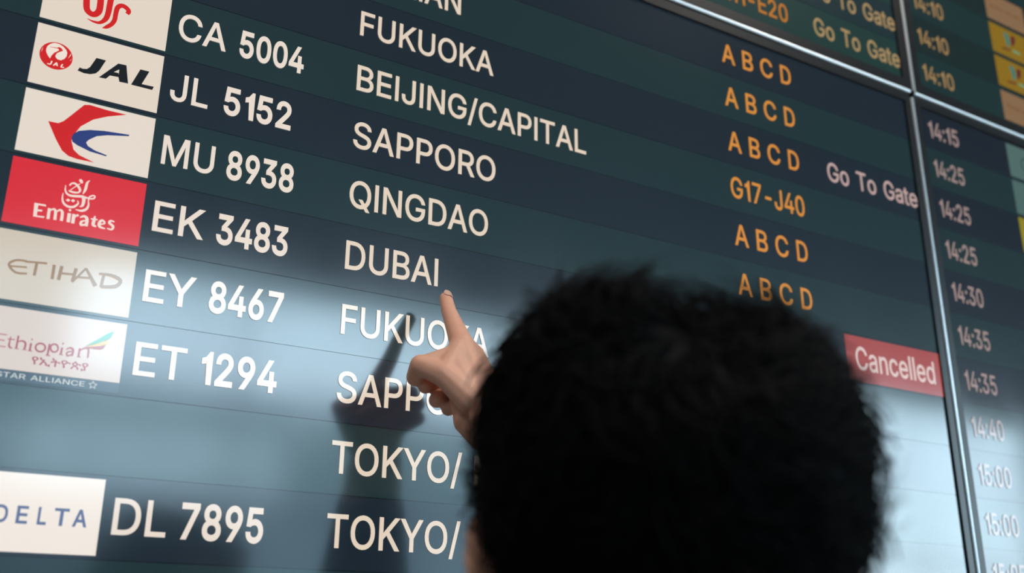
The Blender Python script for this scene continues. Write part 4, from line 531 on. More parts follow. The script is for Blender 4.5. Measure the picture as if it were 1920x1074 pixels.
b = MB(); b.box(-90, 46, -75, -60, -4.0, 16.2); b.box(-90, 6.5, -60, -59.9, 16.2, 34); struct(b.build('wall_backdrop', m_backdrop))  # added unseen blocks; the taller left one hides sky to tone the screen reflections
b = MB(); b.box(3, 19, -60.0, -59.4, 9.6, 13.4); struct(b.build('light_aid_1', m_backdrop_pale))  # added pale block, there only to lighten a patch of the reflections
b = MB(); b.box(-90, 15, -60.0, -59.7, -4, 8.6); struct(b.build('light_aid_0', m_backdrop_dark))  # added dark block that lowers the reflection tone at the bottom left

m_fill = mat('fill_panel_glow', (250, 240, 225), 0.4, emit=(255, 226, 190), es=6)  # glow for added ceiling panels, no known lamps of the hall
for i, (lx, ly) in enumerate(((-4.6, -2.6), (-1.8, -3.0), (1.2, -3.2), (5.2, -3.2))):
    b = MB(); b.box(lx - 0.15, lx + 0.15, ly - 0.15, ly + 0.15, 7.36, 7.4); o = struct(b.build('light_aid_%d' % (i + 2), m_fill))
    ld = bpy.data.lights.new('fill_light', 'AREA'); ld.size = 0.28; ld.energy = 70; ld.color = (1.0, 0.92, 0.84); ld.spread = math.radians(120)  # added fill light to brighten the hand
    lo = bpy.data.objects.new('fill_light', ld); COL.objects.link(lo); lo.location = (lx, ly, 7.35)

# ------------------------------------------------------------------ the four display panels
TEAL, NAVY = (24, 45, 48), (22, 33, 43)
m_bezel = mat('black_bezel', (16, 14, 15), 0.32, 0, 0.6, noise=(40, 0.2))
m_alu = mat('brushed_aluminium_edge', (236, 238, 238), 0.30, 0.85, noise=(200, 0.03))
m_back = glow((9, 17, 22))
D_ROW, D_CARD, D_TXT, D_TXT2 = 0.0006, 0.0010, 0.0014, 0.0018

def panel(x0, x1, y0, y1, rows, rx0, rx1, label, dim=1.0, teal=TEAL, navy=NAVY, left_trim=True, tint=(1, 1, 1)):
    """x0..x1, y0..y1 outer edges in board units; rows = first row index, count"""
    P = empty('flight_display', bw((x0 + x1) / 2, y1, 0), label, 'display screen', None)
    bx0, bz1 = bw(x0, y0).x, bw(x0, y0).z; bx1, bz0 = bw(x1, y1).x, bw(x1, y1).z
    r0, n = rows
    ax0, ax1 = bw(rx0, 0).x, bw(rx1, 0).x; az1, az0 = bw(0, r0).z, bw(0, r0 + n).z
    b = MB()
    bx0 += 0.0008; bx1 -= 0.0008; bz0 += 0.0008; bz1 -= 0.0008
    b.box(bx0, ax0, 0.0, 0.09, bz0, bz1); b.box(ax1, bx1, 0.0, 0.09, bz0, bz1)
    b.box(ax0, ax1, 0.0, 0.09, az1, bz1); b.box(ax0, ax1, 0.0, 0.09, bz0, az0)
    b.v = [(x, y - (0.0035 if y == 0.0 else 0), z) for x, y, z in b.v]
    b.build('bezel', m_bezel, P)
    b = MB(); b.box(ax0, ax1, 0.0, 0.085, az0, az1); b.build('screen', m_back, P)
    t = []
    w = 0.0034
    def bead(p0, p1, name='edge_trim'):
        vs = []; fs = []
        a = Vector(p0); c = Vector(p1); ax = (c - a).normalized(); sd = ax.cross(Vector((0, -1, 0))).normalized()
        for e in (a, c):
            for k in range(9):
                an = math.pi * k / 8; vs.append(e + sd * (math.cos(an) * w) + Vector((0, -1, 0)) * (math.sin(an) * w * 1.0 + 0.0035))
        for k in range(8): fs.append((k, k + 1, 10 + k, 9 + k))
        fs.append(tuple(range(8, -1, -1))); fs.append(tuple(range(9, 18)))
        me = link_mesh(name, vs, fs, m_alu, P, smooth=False)
        bm = bmesh.new(); bm.from_mesh(me.data); bmesh.ops.recalc_face_normals(bm, faces=bm.faces); bm.to_mesh(me.data); bm.free()
        return me
    R = {}
    for i in range(n):
        k = r0 + i; b = MB(); z1_, z0_ = bw(0, k + 0.008).z, bw(0, k + 0.992).z
        b.box(ax0 + 0.0006, ax1 - 0.0006, -D_ROW, 0.001, z0_, z1_)
        even = round(k - r0 + (1 if r0 == -3 else 0)) % 2 == 0
        R[k] = b.build('flight_row', glow(teal if even else navy), P)
    return P, R, bead

def text(parent, name, runs, X0, X1, row, col, top=0.255, base=0.70, d=D_TXT, gap=0, label=None):
    b = MB(); text_runs(b, runs, X0, X1, row + top, row + base, d, 0, gap)
    o = b.build(name, glow(col), parent)
    if label: o['label'] = label
    return o

PAL = dict(red=(205, 28, 28), white=(238, 224, 210), black=(18, 20, 24), blue=(42, 58, 120), cream=(240, 215, 205), gold=(146, 108, 62),
           rose=(158, 22, 50), leaf=(84, 160, 128), amber=(214, 172, 90), maroon=(92, 32, 34), teal2=(40, 120, 115), brown=(104, 70, 44), navy=(34, 44, 70))

def card(P, X0, X1, row, col, label, top=0.045, bot=0.955):
    b = MB(); z1_, z0_ = bw(0, row + top).z, bw(0, row + bot).z
    b.box(bw(X0, 0).x, bw(X1, 0).x, -D_CARD, 0.0, z0_, z1_)
    o = b.build('airline_logo', glow(col), P); o['label'] = label
    return o

def emblem(parent, key, X0, row, name='emblem', d=D_TXT, recolor=None, pre=None):
    b = MB(); mats = []; idx = {}
    def mi(c):
        if c not in idx: idx[c] = len(mats); mats.append(glow(PAL[c]))
        return idx[c]
    if pre: pre(b, mi)
    for n_, (t, c, pts) in enumerate(LOGO[key]):
        dd = d + 0.00004 * (n_ + 1)
        if t == 'P': b.poly2([(X0 + pts[i], row + pts[i + 1]) for i in range(0, len(pts), 2)], dd, mi(c))
        else:
            q = list(pts)
            for i in range(0, len(q), 3): q[i] += X0; q[i + 1] += row
            b.stroke(q, dd, mi(c))
    return b.build(name, mats, parent)

# main panel (below left of the joint)
CREAM = (226, 208, 188); ORANGE = (214, 140, 56)
P1, R1, bead1 = panel(-3.41, 18.02, -3.23, 9.30, (-3, 12), -3.12, 17.83, 'large departures screen with airline logos and white city names beside the pointing hand')
dest = {-2: ('DALIAN', 6.361), -1: ('FUKUOKA', 7.02), 0: ('BEIJING/CAPITAL', 8.92), 1: ('SAPPORO', 7.085), 2: ('QINGDAO', 6.96), 3: ('DUBAI', 6.09),
        4: ('FUKUOKA', 7.006), 5: ('SAPPORO', 7.085)}
for k, (s, x1) in dest.items(): text(R1[k], 'destination', [('L', s)], 4.565, x1, k, CREAM)
for k in (6, 7):
    text(R1[k], 'destination', [('L', 'TOKYO/')], 4.55, 6.585, k, CREAM, 0.255, 0.70)
    text(R1[k], 'destination', [('L', 'NARITA')], 6.79, 8.72, k, CREAM)
fl = {0: ('CA', '5004', 2.50, 2.695, 3.69), 1: ('JL', '5152', 2.333, 2.56, 3.57), 2: ('MU', '8938', 2.52, 2.70, 3.69), 3: ('EK', '3483', 2.486, 2.655, 3.682),
      4: ('EY', '8467', 2.47, 2.66, 3.69), 5: ('ET', '1294', 2.455, 2.657, 3.69), 7: ('DL', '7895', 2.442, 2.615, 3.68)}
for k, (a, n_, xa, xb, xc) in fl.items():
    b = MB(); text_runs(b, [('L', a)], 1.80, xa, k + 0.255, k + 0.69, D_TXT)
    text_runs(b, [('N', n_)], xb, xc, k + 0.245, k + 0.69, D_TXT)
    b.build('flight_number', glow((232, 218, 204)), R1[k])
for k in (-3, -2, -1, 1, 2, 3):
    for ch, xa, xb in (('A', 12.31, 12.66), ('B', 12.87, 13.15), ('C', 13.36, 13.70), ('D', 13.93, 14.22)):
        text(R1[k], 'gate_letter', [('G', ch)], xa, xb, k, ORANGE, 0.27, 0.71)
text(R1[0], 'gate_letters', [('G', 'G17-J40')], 12.30, 14.255, 0, ORANGE, 0.27, 0.715)
text(R1[-1], 'status_text', [('G', 'Go To Gate')], 15.04, 17.815, -1, (190, 162, 158), 0.26, 0.70)  # letter colour holds the display's dimming towards the far side
b = MB(); b.box(bw(15.03, 0).x, bw(17.82, 0).x, -D_CARD, 0, bw(0, 3.975).z, bw(0, 3.045).z)
o = b.build('status_box', glow((160, 66, 62)), R1[3]); o['label'] = 'red box reading Cancelled'
text(R1[3], 'status_text', [('G', 'Cancelled')], 15.28, 17.62, 3, (220, 196, 190), 0.25, 0.73)

c = card(P1, 0, 1.66, 0, (226, 212, 196), 'white card with red curling phoenix strokes'); emblem(c, 'phoenix', 0, 0)
c = card(P1, 0, 1.66, 1, (226, 212, 196), 'white card with red crane disc and heavy black letters JAL')
def disc(b, mi):
    b.poly2([(0.285 + 0.207 * math.cos(a * math.pi / 24), 1.482 + 0.204 * math.sin(a * math.pi / 24)) for a in range(48)], D_TXT, mi('red'))
emblem(c, 'crane', 0, 1, pre=disc)
c = card(P1, 0, 1.66, 2, (228, 216, 202), 'white card with red swallow and blue crescent'); emblem(c, 'swallow', 0, 2)
c = card(P1, 0, 1.66, 3, (214, 38, 50), 'red card with white script and the word Emirates'); emblem(c, 'script', 0, 3)
c = card(P1, 0, 1.66, 4, (203, 189, 171), 'white card with thin gold letters ETIHAD'); emblem(c, 'gold_letters', 0, 4, 'lettering')
c = card(P1, 0, 1.66, 5, (208, 190, 178), 'white card with rose lettering, tricolour wing and grey strip', 0.045, 0.825); emblem(c, 'wing', 0, 5)
b = MB(); v = GL['W']['*'][1]; mnx, mxx = min(v[0::2]), max(v[0::2]); mny, mxy = min(v[1::2]), max(v[1::2]); f = GL['W']['*'][2]
b.v = [bw(0.61 + (v[i] - mnx) / (mxx - mnx) * 0.656, 5.735 - (v[i + 1] - mny) / (mxy - mny) * 0.12, D_TXT) for i in range(0, len(v), 2)]
for i in range(0, len(f), 3):
    t = [f[i], f[i + 1], f[i + 2]]; ar = (v[2 * t[1]] - v[2 * t[0]]) * (v[2 * t[2] + 1] - v[2 * t[0] + 1]) - (v[2 * t[2]] - v[2 * t[0]]) * (v[2 * t[1] + 1] - v[2 * t[0] + 1])
    if ar < 0: t.reverse()
    b.f.append(t); b.m.append(0)
b.build('lettering', glow((158, 22, 46)), c)
b = MB(); b.box(0, bw(1.66, 0).x, -D_CARD, 0, bw(0, 5.965).z, bw(0, 5.828).z); b.build('strip', glow((42, 56, 70)), c)
text(c, 'lettering', [('T', 'STAR ALLIANCE')], 0.245, 1.252, 5, (200, 200, 196), 0.862, 0.925)
b = MB(); pts = []
for k in range(11):
    rr = 0.05 if k % 2 == 0 else 0.022; an = math.pi * k / 5
    pts += [1.35 + rr * math.sin(an), 5.893 - rr * math.cos(an), 0.009]
for k in range(10): b.stroke(pts[3 * k:3 * k + 6], D_TXT + 0.00002 * k)
b.build('star', glow((190, 192, 190)), c)
c = card(P1, 0, 1.66, 7, (238, 226, 214), 'white card with spaced navy letters DELTA')
b = MB()
for ch, xa, xb in (('D', 0.50, 0.635), ('E', 0.725, 0.85), ('L', 0.955, 1.055), ('T', 1.135, 1.30), ('A', 1.345, 1.51)):
    text_runs(b, [('M', ch)], xa, xb, 7.425, 7.625, D_TXT)
b.build('lettering', glow((82, 96, 138)), c)

# lower right panel; slant-view dimming is put into its text and card colours
P2, R2, bead2 = panel(18.12, 39.55, -3.23, 9.30, (-3, 12), 18.35, 39.27, 'lower right departures screen with times 14:15 to 15:05 beside the long silver seam', teal=(24, 44, 46), navy=(22, 30, 40))
tm = ['14:15', '14:25', '14:25', '14:25', '14:30', '14:35', '14:35', '14:40', '15:00', '15:00', '15:05', '15:10']
for i, s in enumerate(tm): text(R2[-3 + i], 'departure_time', [('G', s)], 18.60, 19.66, -3 + i, (158, 136, 132), 0.27, 0.71)
for k, col, lb in ((-3, (78, 104, 100), 'teal card with a dark ring at its left'), (-2, (74, 100, 96), 'plain teal card'), (-1, (140, 128, 28), 'mustard yellow card')):
    c = card(P2, 21.58, 23.24, k, col, lb, 0.05, 0.95)
    if k == -3:
        b = MB(); b.stroke([v for a in range(25) for v in (22.26 + 0.17 * math.cos(a * math.pi / 12), k + 0.5 + 0.17 * math.sin(a * math.pi / 12), 0.03)], D_TXT)
        b.build('emblem', glow((30, 44, 62)), c)

# upper left panel
UP = (26, 54, 50); UN = (24, 44, 48)
P3, R3, bead3 = panel(-3.30, 18.14, -15.9, -3.33, (-15.6, 12), -3.0, 17.87, 'upper left departures screen with Go To Gate lines above the main screen', teal=UN, navy=UP)
for k in range(12):
    y = -15.6 + k; kk = [q for q in R3 if abs(q - y) < 1e-6][0]
    if k >= 6: text(R3[kk], 'status_text', [('G', 'Go To Gate')], 15.10, 17.87, y, (168, 140, 96), 0.27, 0.73)
    if k == 11: text(R3[kk], 'gate_letters', [('G', 'A11-E20')], 12.35, 14.31, y, (188, 116, 34), 0.28, 0.73)

# upper right panel; letter and card colours darkened to stand in for side-view falloff
P4, R4, bead4 = panel(18.24, 39.66, -15.9, -3.33, (-15.6, 12), 18.5, 39.36, 'upper right departures screen with 14:10 times and yellow logo cards', teal=(22, 38, 38), navy=(24, 46, 46))
for k in range(6, 12):
    y = -15.6 + k; kk = [q for q in R4 if abs(q - y) < 1e-6][0]
    text(R4[kk], 'departure_time', [('G', '14:10')], 18.70, 19.83, y, (158, 126, 82), 0.30, 0.75)
for y, kind in ((-4.6, 'b'), (-5.6, 'y'), (-6.6, 'y'), (-7.6, 'b')):
    if kind == 'b':
        c = card(P4, 21.75, 23.41, y, (132, 102, 72), 'beige card with a small brown line of letters', 0.09, 0.93)
        text(c, 'lettering', [('T', 'ASIANA AIRLINES')], 21.89, 23.23, y, PAL['brown'], 0.44, 0.56)
    else:
        c = card(P4, 21.75, 23.41, y, (134, 104, 18), 'mustard card with a teal and maroon butterfly', 0.06, 0.94)
        emblem(c, 'butterfly', 21.75, y)

# aluminium seams between the panels, each the edge of one panel
bead1(bw(-3.41, -3.28), bw(18.02, -3.28))
bead2(bw(18.17, -3.28), bw(39.6, -3.28))
bead2(bw(18.07, -3.12), bw(18.07, 9.3))
bead4(bw(18.19, -15.9), bw(18.19, -3.34))

# the two right hand panels stand turned a little away from the left ones, hinged at the seam
hinge = bw(18.07, 0)
for P_ in (P2, P4):
    P_.matrix_world = Matrix.Translation(hinge) @ Matrix.Rotation(math.radians(0.75), 4, 'Z') @ Matrix.Translation(-hinge) @ P_.matrix_world

# ------------------------------------------------------------------ the person
m_skin = mat('skin', (232, 176, 148), 0.46, 0, 0.4, noise=(55, 0.10, (1.0, 0.86, 0.84)), bump=0.35, sss=0.12)
m_hair = mat('black_hair', (4, 4, 5), 0.55, 0, 0.10, noise=(25, 0.35))
m_jacket = mat('black_jacket_cloth', (16, 17, 20), 0.85, noise=(60, 0.2), bump=0.3)
m_trouser = mat('dark_trouser_cloth', (26, 28, 34), 0.85, noise=(60, 0.2))
m_shoe = mat('black_shoe_leather', (14, 13, 13), 0.4, noise=(30, 0.2))
m_nail = mat('fingernail', (226, 178, 156), 0.3, 0, 0.5, noise=(80, 0.04))
m_eye = mat('eye_white', (225, 222, 218), 0.2, noise=(40, 0.02))
m_lip = mat('lips', (170, 92, 84), 0.45, noise=(60, 0.05))

ICO = bmesh.new(); bmesh.ops.create_icosphere(ICO, subdivisions=2, radius=1.0)
ico_v = [v.co.copy() for v in ICO.verts]; ico_f = [[v.index for v in f.verts] for f in ICO.faces]; ICO.free()

def cap(bm, p0, r0, p1, r1):                 # tapered capsule (hull of two spheres)
    t = bmesh.new()
    for p, r_ in ((p0, r0), (p1, r1)):
        for v in ico_v: t.verts.new(Vector(p) + v * r_)
    h = bmesh.ops.convex_hull(t, input=t.verts)
    bmesh.ops.delete(t, geom=list({g for g in h['geom_interior'] if isinstance(g, bmesh.types.BMVert)}), context='VERTS')
    me = bpy.data.meshes.new('t'); t.to_mesh(me); bm.from_mesh(me); bpy.data.meshes.remove(me); t.free()
def chain(bm, pts, rs):
    for i in range(len(pts) - 1): cap(bm, pts[i], rs[i], pts[i + 1], rs[i + 1])
def ell(bm, c, rx, ry, rz, rot=None):
    t = bmesh.new(); vs = []
    for v in ico_v:
        q = Vector((v.x * rx, v.y * ry, v.z * rz)); q = rot @ q if rot else q; vs.append(t.verts.new(Vector(c) + q))
    for f in ico_f: t.faces.new([vs[i] for i in f])
    me = bpy.data.meshes.new('t'); t.to_mesh(me); bm.from_mesh(me); bpy.data.meshes.remove(me); t.free()
def solid(bm, voxel, smooth_it=6, fac=0.5):  # voxel union of the pieces -> one smooth mesh
    me = bpy.data.meshes.new('t'); bm.to_mesh(me); bm.free()
    o = bpy.data.objects.new('t', me); COL.objects.link(o)
    md = o.modifiers.new('r', 'REMESH'); md.mode = 'VOXEL'; md.voxel_size = voxel; md.use_smooth_shade = True
    if smooth_it: ms = o.modifiers.new('s', 'SMOOTH'); ms.factor = fac; ms.iterations = smooth_it
    bpy.context.view_layer.update()
    out = bpy.data.meshes.new_from_object(o.evaluated_get(bpy.context.evaluated_depsgraph_get()))
    COL.objects.unlink(o); bpy.data.objects.remove(o); bpy.data.meshes.remove(me)
    return out
def join(name, meshes, m, parent):
    bm = bmesh.new()
    for q in meshes: bm.from_mesh(q)
    me = bpy.data.meshes.new(name); bm.to_mesh(me); bm.free()
    me.materials.append(m)
    me.polygons.foreach_set('material_index', [0] * len(me.polygons)); me.polygons.foreach_set('use_smooth', [True] * len(me.polygons))
    o = bpy.data.objects.new(name, me); COL.objects.link(o); o.parent = parent; o.matrix_parent_inverse = parent.matrix_world.inverted()
    return o

HC = Vector((0.3145, -0.5243, 1.5871))        # head centre
azh = math.radians(37)
HR = Vector((math.cos(azh), -math.sin(azh), 0)); HF = Vector((math.sin(azh), math.cos(azh), 0)); HU = Vector((0, 0, 1))
HS = 0.90; SK = HR * -0.010 + HU * -0.004              # the skull sits a little left of the middle of the hair
def hp(x, f, u): return HC + HR * x + HF * f + HU * u
def kp_(x, f, u): return HC + SK + HR * x + HF * f + HU * u
PER = empty('person', (HC.x, HC.y, 0), 'person seen from behind with tousled black hair, right index finger pointing at the screen', 'person')

# raised right hand: joints in metres
V = Vector
tip, dip, pip, mI = V((0.4151, -0.0450, 1.8415)), V((0.4098, -0.0640, 1.8202)), V((0.4080, -0.0790, 1.8029)), V((0.4024, -0.1080, 1.7740))
mM, pM, dM, tM = V((0.4179, -0.1010, 1.7674)), V((0.4280, -0.0620, 1.7650)), V((0.4067, -0.0660, 1.7530)), V((0.3770, -0.0840, 1.7355))
mR, pR, dR, tR = V((0.4263, -0.1010, 1.7548)), V((0.4367, -0.0620, 1.7541)), V((0.4127, -0.0700, 1.7395)), V((0.3879, -0.0860, 1.7225))
mP, pP, dP, tP = V((0.4331, -0.1040, 1.7414)), V((0.4417, -0.0700, 1.7406)), V((0.4206, -0.0780, 1.7261)), V((0.3976, -0.0920, 1.7140))
tC, tMc, tI, tT = V((0.4019, -0.1350, 1.7136)), V((0.3793, -0.1200, 1.7389)), V((0.3625, -0.1020, 1.7498)), V((0.3650, -0.0860, 1.7415))
web, inter = V((0.3916, -0.1120, 1.7620)), V((0.3923, -0.1180, 1.7472))
heelA, heelB = V((0.4035, -0.1160, 1.6985)), V((0.4119, -0.1300, 1.6802))
wR, wU = V((0.4339, -0.1370, 1.7095)), V((0.4106, -0.1470, 1.6958))
wC = (wR + wU) / 2
elbow = V((0.478, -0.300, 1.470))
fore = wC.lerp(elbow, 0.4)
shR = HC + HR * 0.185 + V((0, 0.02, -0.215)); shL = HC - HR * 0.185 + V((0, 0, -0.235))
bm = bmesh.new()
chain(bm, [tip, dip, pip, mI], [0.0070, 0.0080, 0.0094, 0.0120])
chain(bm, [mM, pM, dM, tM], [0.0118, 0.0098, 0.0088, 0.0080])
chain(bm, [mR, pR, dR, tR], [0.0115, 0.0094, 0.0084, 0.0078])
chain(bm, [mP, pP, dP, tP], [0.0108, 0.0086, 0.0078, 0.0070])
chain(bm, [tC, tMc, tI, tT], [0.0150, 0.0125, 0.0102, 0.0088])
for a_, r_, k_ in ((mI, 0.0122, 0.95), (mM, 0.0120, 0.65), (mR, 0.0118, 0.35), (mP, 0.0110, 0.1)):
    cap(bm, a_, r_, wR.lerp(wU, k_), 0.0165)
cap(bm, mI, 0.0118, tMc, 0.0118); cap(bm, web, 0.0090, tI, 0.0085); cap(bm, inter, 0.0135, tC, 0.0150); cap(bm, mI, 0.0115, inter, 0.0130)
cap(bm, mM, 0.0110, tC, 0.0150)
palm = V((0.405, -0.098, 1.738)); cap(bm, palm, 0.0130, wC + V((-0.002, 0.010, 0.0)), 0.0165)
cap(bm, heelA, 0.0115, heelB, 0.0105); cap(bm, heelA, 0.0110, palm, 0.0120)
for a_, b_, k_ in ((mI, mM, 0.8), (mM, mR, 0.5), (mR, mP, 0.22)):                          # flesh between the hand bones
    cap(bm, a_.lerp(b_, 0.5), 0.0118, wR.lerp(wU, k_), 0.0168); cap(bm, a_, 0.0116, b_, 0.0114)
cap(bm, mI.lerp(inter, 0.5), 0.0128, wC.lerp(mM, 0.4), 0.0165); cap(bm, tMc.lerp(tC, 0.4), 0.0130, mM.lerp(wC, 0.5), 0.0165)
chain(bm, [wR, fore + V((0.012, 0, 0.004)), elbow], [0.0190, 0.0270, 0.040])
chain(bm, [wU, fore - V((0.012, 0, 0.004)), elbow], [0.0180, 0.0270, 0.040])
hand_r = solid(bm, 0.0012, 12, 0.5)

# left hand hanging, forearm and fingers
elL = shL + V((-0.02, 0.0, -0.29)); wrL = elL + V((0.01, 0.05, -0.25))
bm = bmesh.new(); chain(bm, [elL, wrL], [0.040, 0.025])
for i in range(4):
    k0 = wrL + V((0.004, 0.026 - 0.017 * i, -0.085 + 0.004 * abs(i - 1.3))); L_ = (0.040, 0.045, 0.042, 0.032)[i]
    cap(bm, wrL + V((0, 0.014 - 0.009 * i, 0)), 0.015, k0, 0.0115)
    chain(bm, [k0, k0 + V((0.006, 0, -L_)), k0 + V((0.018, 0, -L_ * 1.55)), k0 + V((0.032, 0, -L_ * 1.9))], [0.0105, 0.0092, 0.0085, 0.0075])
chain(bm, [wrL + V((0, 0.018, -0.02)), wrL + V((0.008, 0.045, -0.055)), wrL + V((0.018, 0.052, -0.088)), wrL + V((0.028, 0.050, -0.112))], [0.014, 0.012, 0.010, 0.0085])
hand_l = solid(bm, 0.0022, 5, 0.5)

# head with face and ears, neck
bm = bmesh.new()
rotH = Matrix((HR, HF, HU)).transposed()
ell(bm, kp_(0, -0.012, 0.000), 0.077, 0.088, 0.080, rotH); ell(bm, kp_(0, 0.030, -0.035), 0.062, 0.064, 0.072, rotH)
ell(bm, kp_(0, 0.052, -0.085), 0.045, 0.042, 0.034, rotH); cap(bm, kp_(0, 0.082, -0.005), 0.010, kp_(0, 0.104, -0.040), 0.0125)
for s in (-1, 1):
    ell(bm, kp_(s * 0.0135, 0.092, -0.042), 0.009, 0.010, 0.008, rotH); ell(bm, kp_(s * 0.034, 0.070, 0.018), 0.028, 0.016, 0.010, rotH)
    ell(bm, kp_(s * 0.040, 0.052, -0.036), 0.026, 0.028, 0.030, rotH)
    # ear: helix rim, lobe, concha; stands off the head behind
    ring = []
    for k in range(11):
        a_ = math.radians(-60 + k * 30)
        ring.append(kp_(s * (0.100 - 0.005 * math.cos(a_) + 0.004 * math.sin(a_)), -0.006 - 0.017 * math.cos(a_), -0.055 + 0.030 * math.sin(a_)))
    ring = [kp_(s * (x_ * 0.90 + 0.0075), f_, u_ * 1.08 + 0.008) for x_, f_, u_ in ((0.082, 0.012, -0.040), (0.091, 0.010, -0.026), (0.100, -0.002, -0.022), (0.107, -0.014, -0.032), (0.108, -0.018, -0.050), (0.104, -0.014, -0.068), (0.097, -0.006, -0.084), (0.088, 0.004, -0.092), (0.082, 0.008, -0.080))]
    chain(bm, ring, [0.0042, 0.0045, 0.0048, 0.0050, 0.0048, 0.0046, 0.0052, 0.0060, 0.0050])
    chain(bm, [kp_(s * 0.084, 0.004, -0.036), kp_(s * 0.094, -0.006, -0.046), kp_(s * 0.094, -0.006, -0.064), kp_(s * 0.084, 0.004, -0.078)], [0.004] * 4)
    for t_ in (0.15, 0.35, 0.55, 0.75, 0.9):
        cap(bm, kp_(s * (0.080 + 0.021 * t_), 0.004 - 0.018 * t_, -0.026), 0.0048, kp_(s * (0.080 + 0.020 * t_), 0.006 - 0.018 * t_, -0.076), 0.0048)
    for k in range(0, 9): cap(bm, ring[k], 0.0036, kp_(s * 0.078, 0.000, (ring[k] - HC).z * 0.8 - 0.010), 0.010)
neck0 = hp(0, -0.012, -0.215)
bmesh.ops.scale(bm, vec=(HS, HS, HS), space=Matrix.Translation(-(HC + SK)), verts=bm.verts)
chain(bm, [hp(0, -0.020, -0.055), hp(0, -0.014, -0.13), neck0], [0.052, 0.052, 0.062])
head_m = solid(bm, 0.0022, 7, 0.5)

# torso, hips, legs under the clothes
feetL, feetR = V((HC.x - 0.10, HC.y + 0.02, 0.0)), V((HC.x + 0.12, HC.y - 0.08, 0.0))
hipC = V((HC.x + 0.01, HC.y - 0.02, 0.93)); chest = V((HC.x, HC.y - 0.01, 1.27)) ; waist = V((HC.x + 0.005, HC.y - 0.01, 1.08))
hL, hR_ = hipC - HR * 0.085, hipC + HR * 0.085
kL, kR = (hL + feetL) / 2 + V((0, 0.02, 0.03)), (hR_ + feetR) / 2 + V((0, 0.02, 0.03))
aL, aR = feetL + V((0, 0, 0.09)), feetR + V((0, 0, 0.09))
def torso(bm, k=0.0):
    for s in (-1, 1):
        sh = shL if s < 0 else shR
        chain(bm, [neck0 + HR * s * 0.03, chest + HR * s * 0.085, waist + HR * s * 0.06, hipC + HR * s * 0.075], [0.075 + k, 0.098 + k, 0.088 + k, 0.098 + k])
        cap(bm, neck0 + HR * s * 0.04 - HU * 0.01, 0.052 + k, sh, 0.052 + k)
        cap(bm, chest + HR * s * 0.06, 0.095 + k, sh - HU * 0.02, 0.055 + k)
bm = bmesh.new(); torso(bm); chain(bm, [shR, elbow], [0.050, 0.040]); chain(bm, [shL, elL], [0.050, 0.040])
for h_, k_, a_ in ((hL, kL, aL), (hR_, kR, aR)):
    chain(bm, [h_, k_, a_], [0.085, 0.055, 0.038]); cap(bm, a_ - HU * 0.04, 0.035, a_ + HF * 0.13 - HU * 0.062, 0.022)
torso_m = solid(bm, 0.008, 4, 0.5)
body = join('body', [hand_l, hand_r, head_m, torso_m], m_skin, PER)

bm = bmesh.new(); torso(bm, 0.022)
chain(bm, [shR, elbow, elbow.lerp(wC, 0.5), wC.lerp(elbow, 0.24)], [0.075, 0.062, 0.052, 0.040]); chain(bm, [shL, elL, wrL + HU * 0.03], [0.075, 0.060, 0.042])
cap(bm, wC.lerp(elbow, 0.23), 0.041, wC.lerp(elbow, 0.29), 0.043)
chain(bm, [neck0 - HR * 0.05, neck0 + HR * 0.05], [0.075, 0.075])
jk = join('jacket', [solid(bm, 0.006, 5, 0.5)], m_jacket, PER)
bm = bmesh.new()
for h_, k_, a_ in ((hL, kL, aL), (hR_, kR, aR)): chain(bm, [h_, k_, a_ + HU * 0.02], [0.108, 0.075, 0.062])
chain(bm, [hL, hR_], [0.115, 0.115])
join('trousers', [solid(bm, 0.009, 4, 0.5)], m_trouser, PER)
for ft, a_ in ((feetL, aL), (feetR, aR)):
    bm = bmesh.new(); cap(bm, a_ - HU * 0.045, 0.045, a_ + HF * 0.14 - HU * 0.058, 0.032)
    sm = solid(bm, 0.005, 2)
    for v_ in sm.vertices: v_.co.z = max(v_.co.z, 0.001)
    join('shoe', [sm], m_shoe, PER)

# nail of the pointing finger, eyes, lips
nd = (tip - dip).normalized(); up_ = V((0.05, -0.90, 0.2)); up_ = (up_ - nd * up_.dot(nd)).normalized(); sd_ = nd.cross(up_)
vs = []; fs = []
for i in range(7):
    for j in range(7):
        a_ = (j / 6 - 0.5) * 1.7; ln = (i / 6 - 0.5) * 0.0115; wv = 1 - 0.35 * abs(i / 6 - 0.5) ** 2 * 4
        vs.append(tip + nd * (ln - 0.0005) + sd_ * (math.sin(a_ * wv) * 0.0070) + up_ * (math.cos(a_ * wv) * 0.0070 + 0.0006 - max(0, ln) * 0.12))
for i in range(6):
    for j in range(6): fs.append((i * 7 + j, i * 7 + j + 1, i * 7 + j + 8, i * 7 + j + 7))
link_mesh('fingernail', vs, fs, m_nail, PER, smooth=True)
for s in (-1, 1):
    bm = bmesh.new(); ell(bm, kp_(s * 0.032, 0.078, 0.000), 0.0115, 0.008, 0.0045, rotH); bmesh.ops.scale(bm, vec=(HS, HS, HS), space=Matrix.Translation(-(HC + SK)), verts=bm.verts); me = bpy.data.meshes.new('eye'); bm.to_mesh(me); bm.free(); join('eye', [me], m_eye, PER)
    for nm, c_, rr_ in (('iris', kp_(s * 0.032, 0.0835, 0.000), (0.0042, 0.0035, 0.0040)), ('eyebrow', kp_(s * 0.034, 0.088, 0.021), (0.016, 0.004, 0.0028))):
        bm = bmesh.new(); ell(bm, c_, *rr_, rotH); bmesh.ops.scale(bm, vec=(HS, HS, HS), space=Matrix.Translation(-(HC + SK)), verts=bm.verts)
        me = bpy.data.meshes.new(nm); bm.to_mesh(me); bm.free(); join(nm, [me], m_hair, PER)
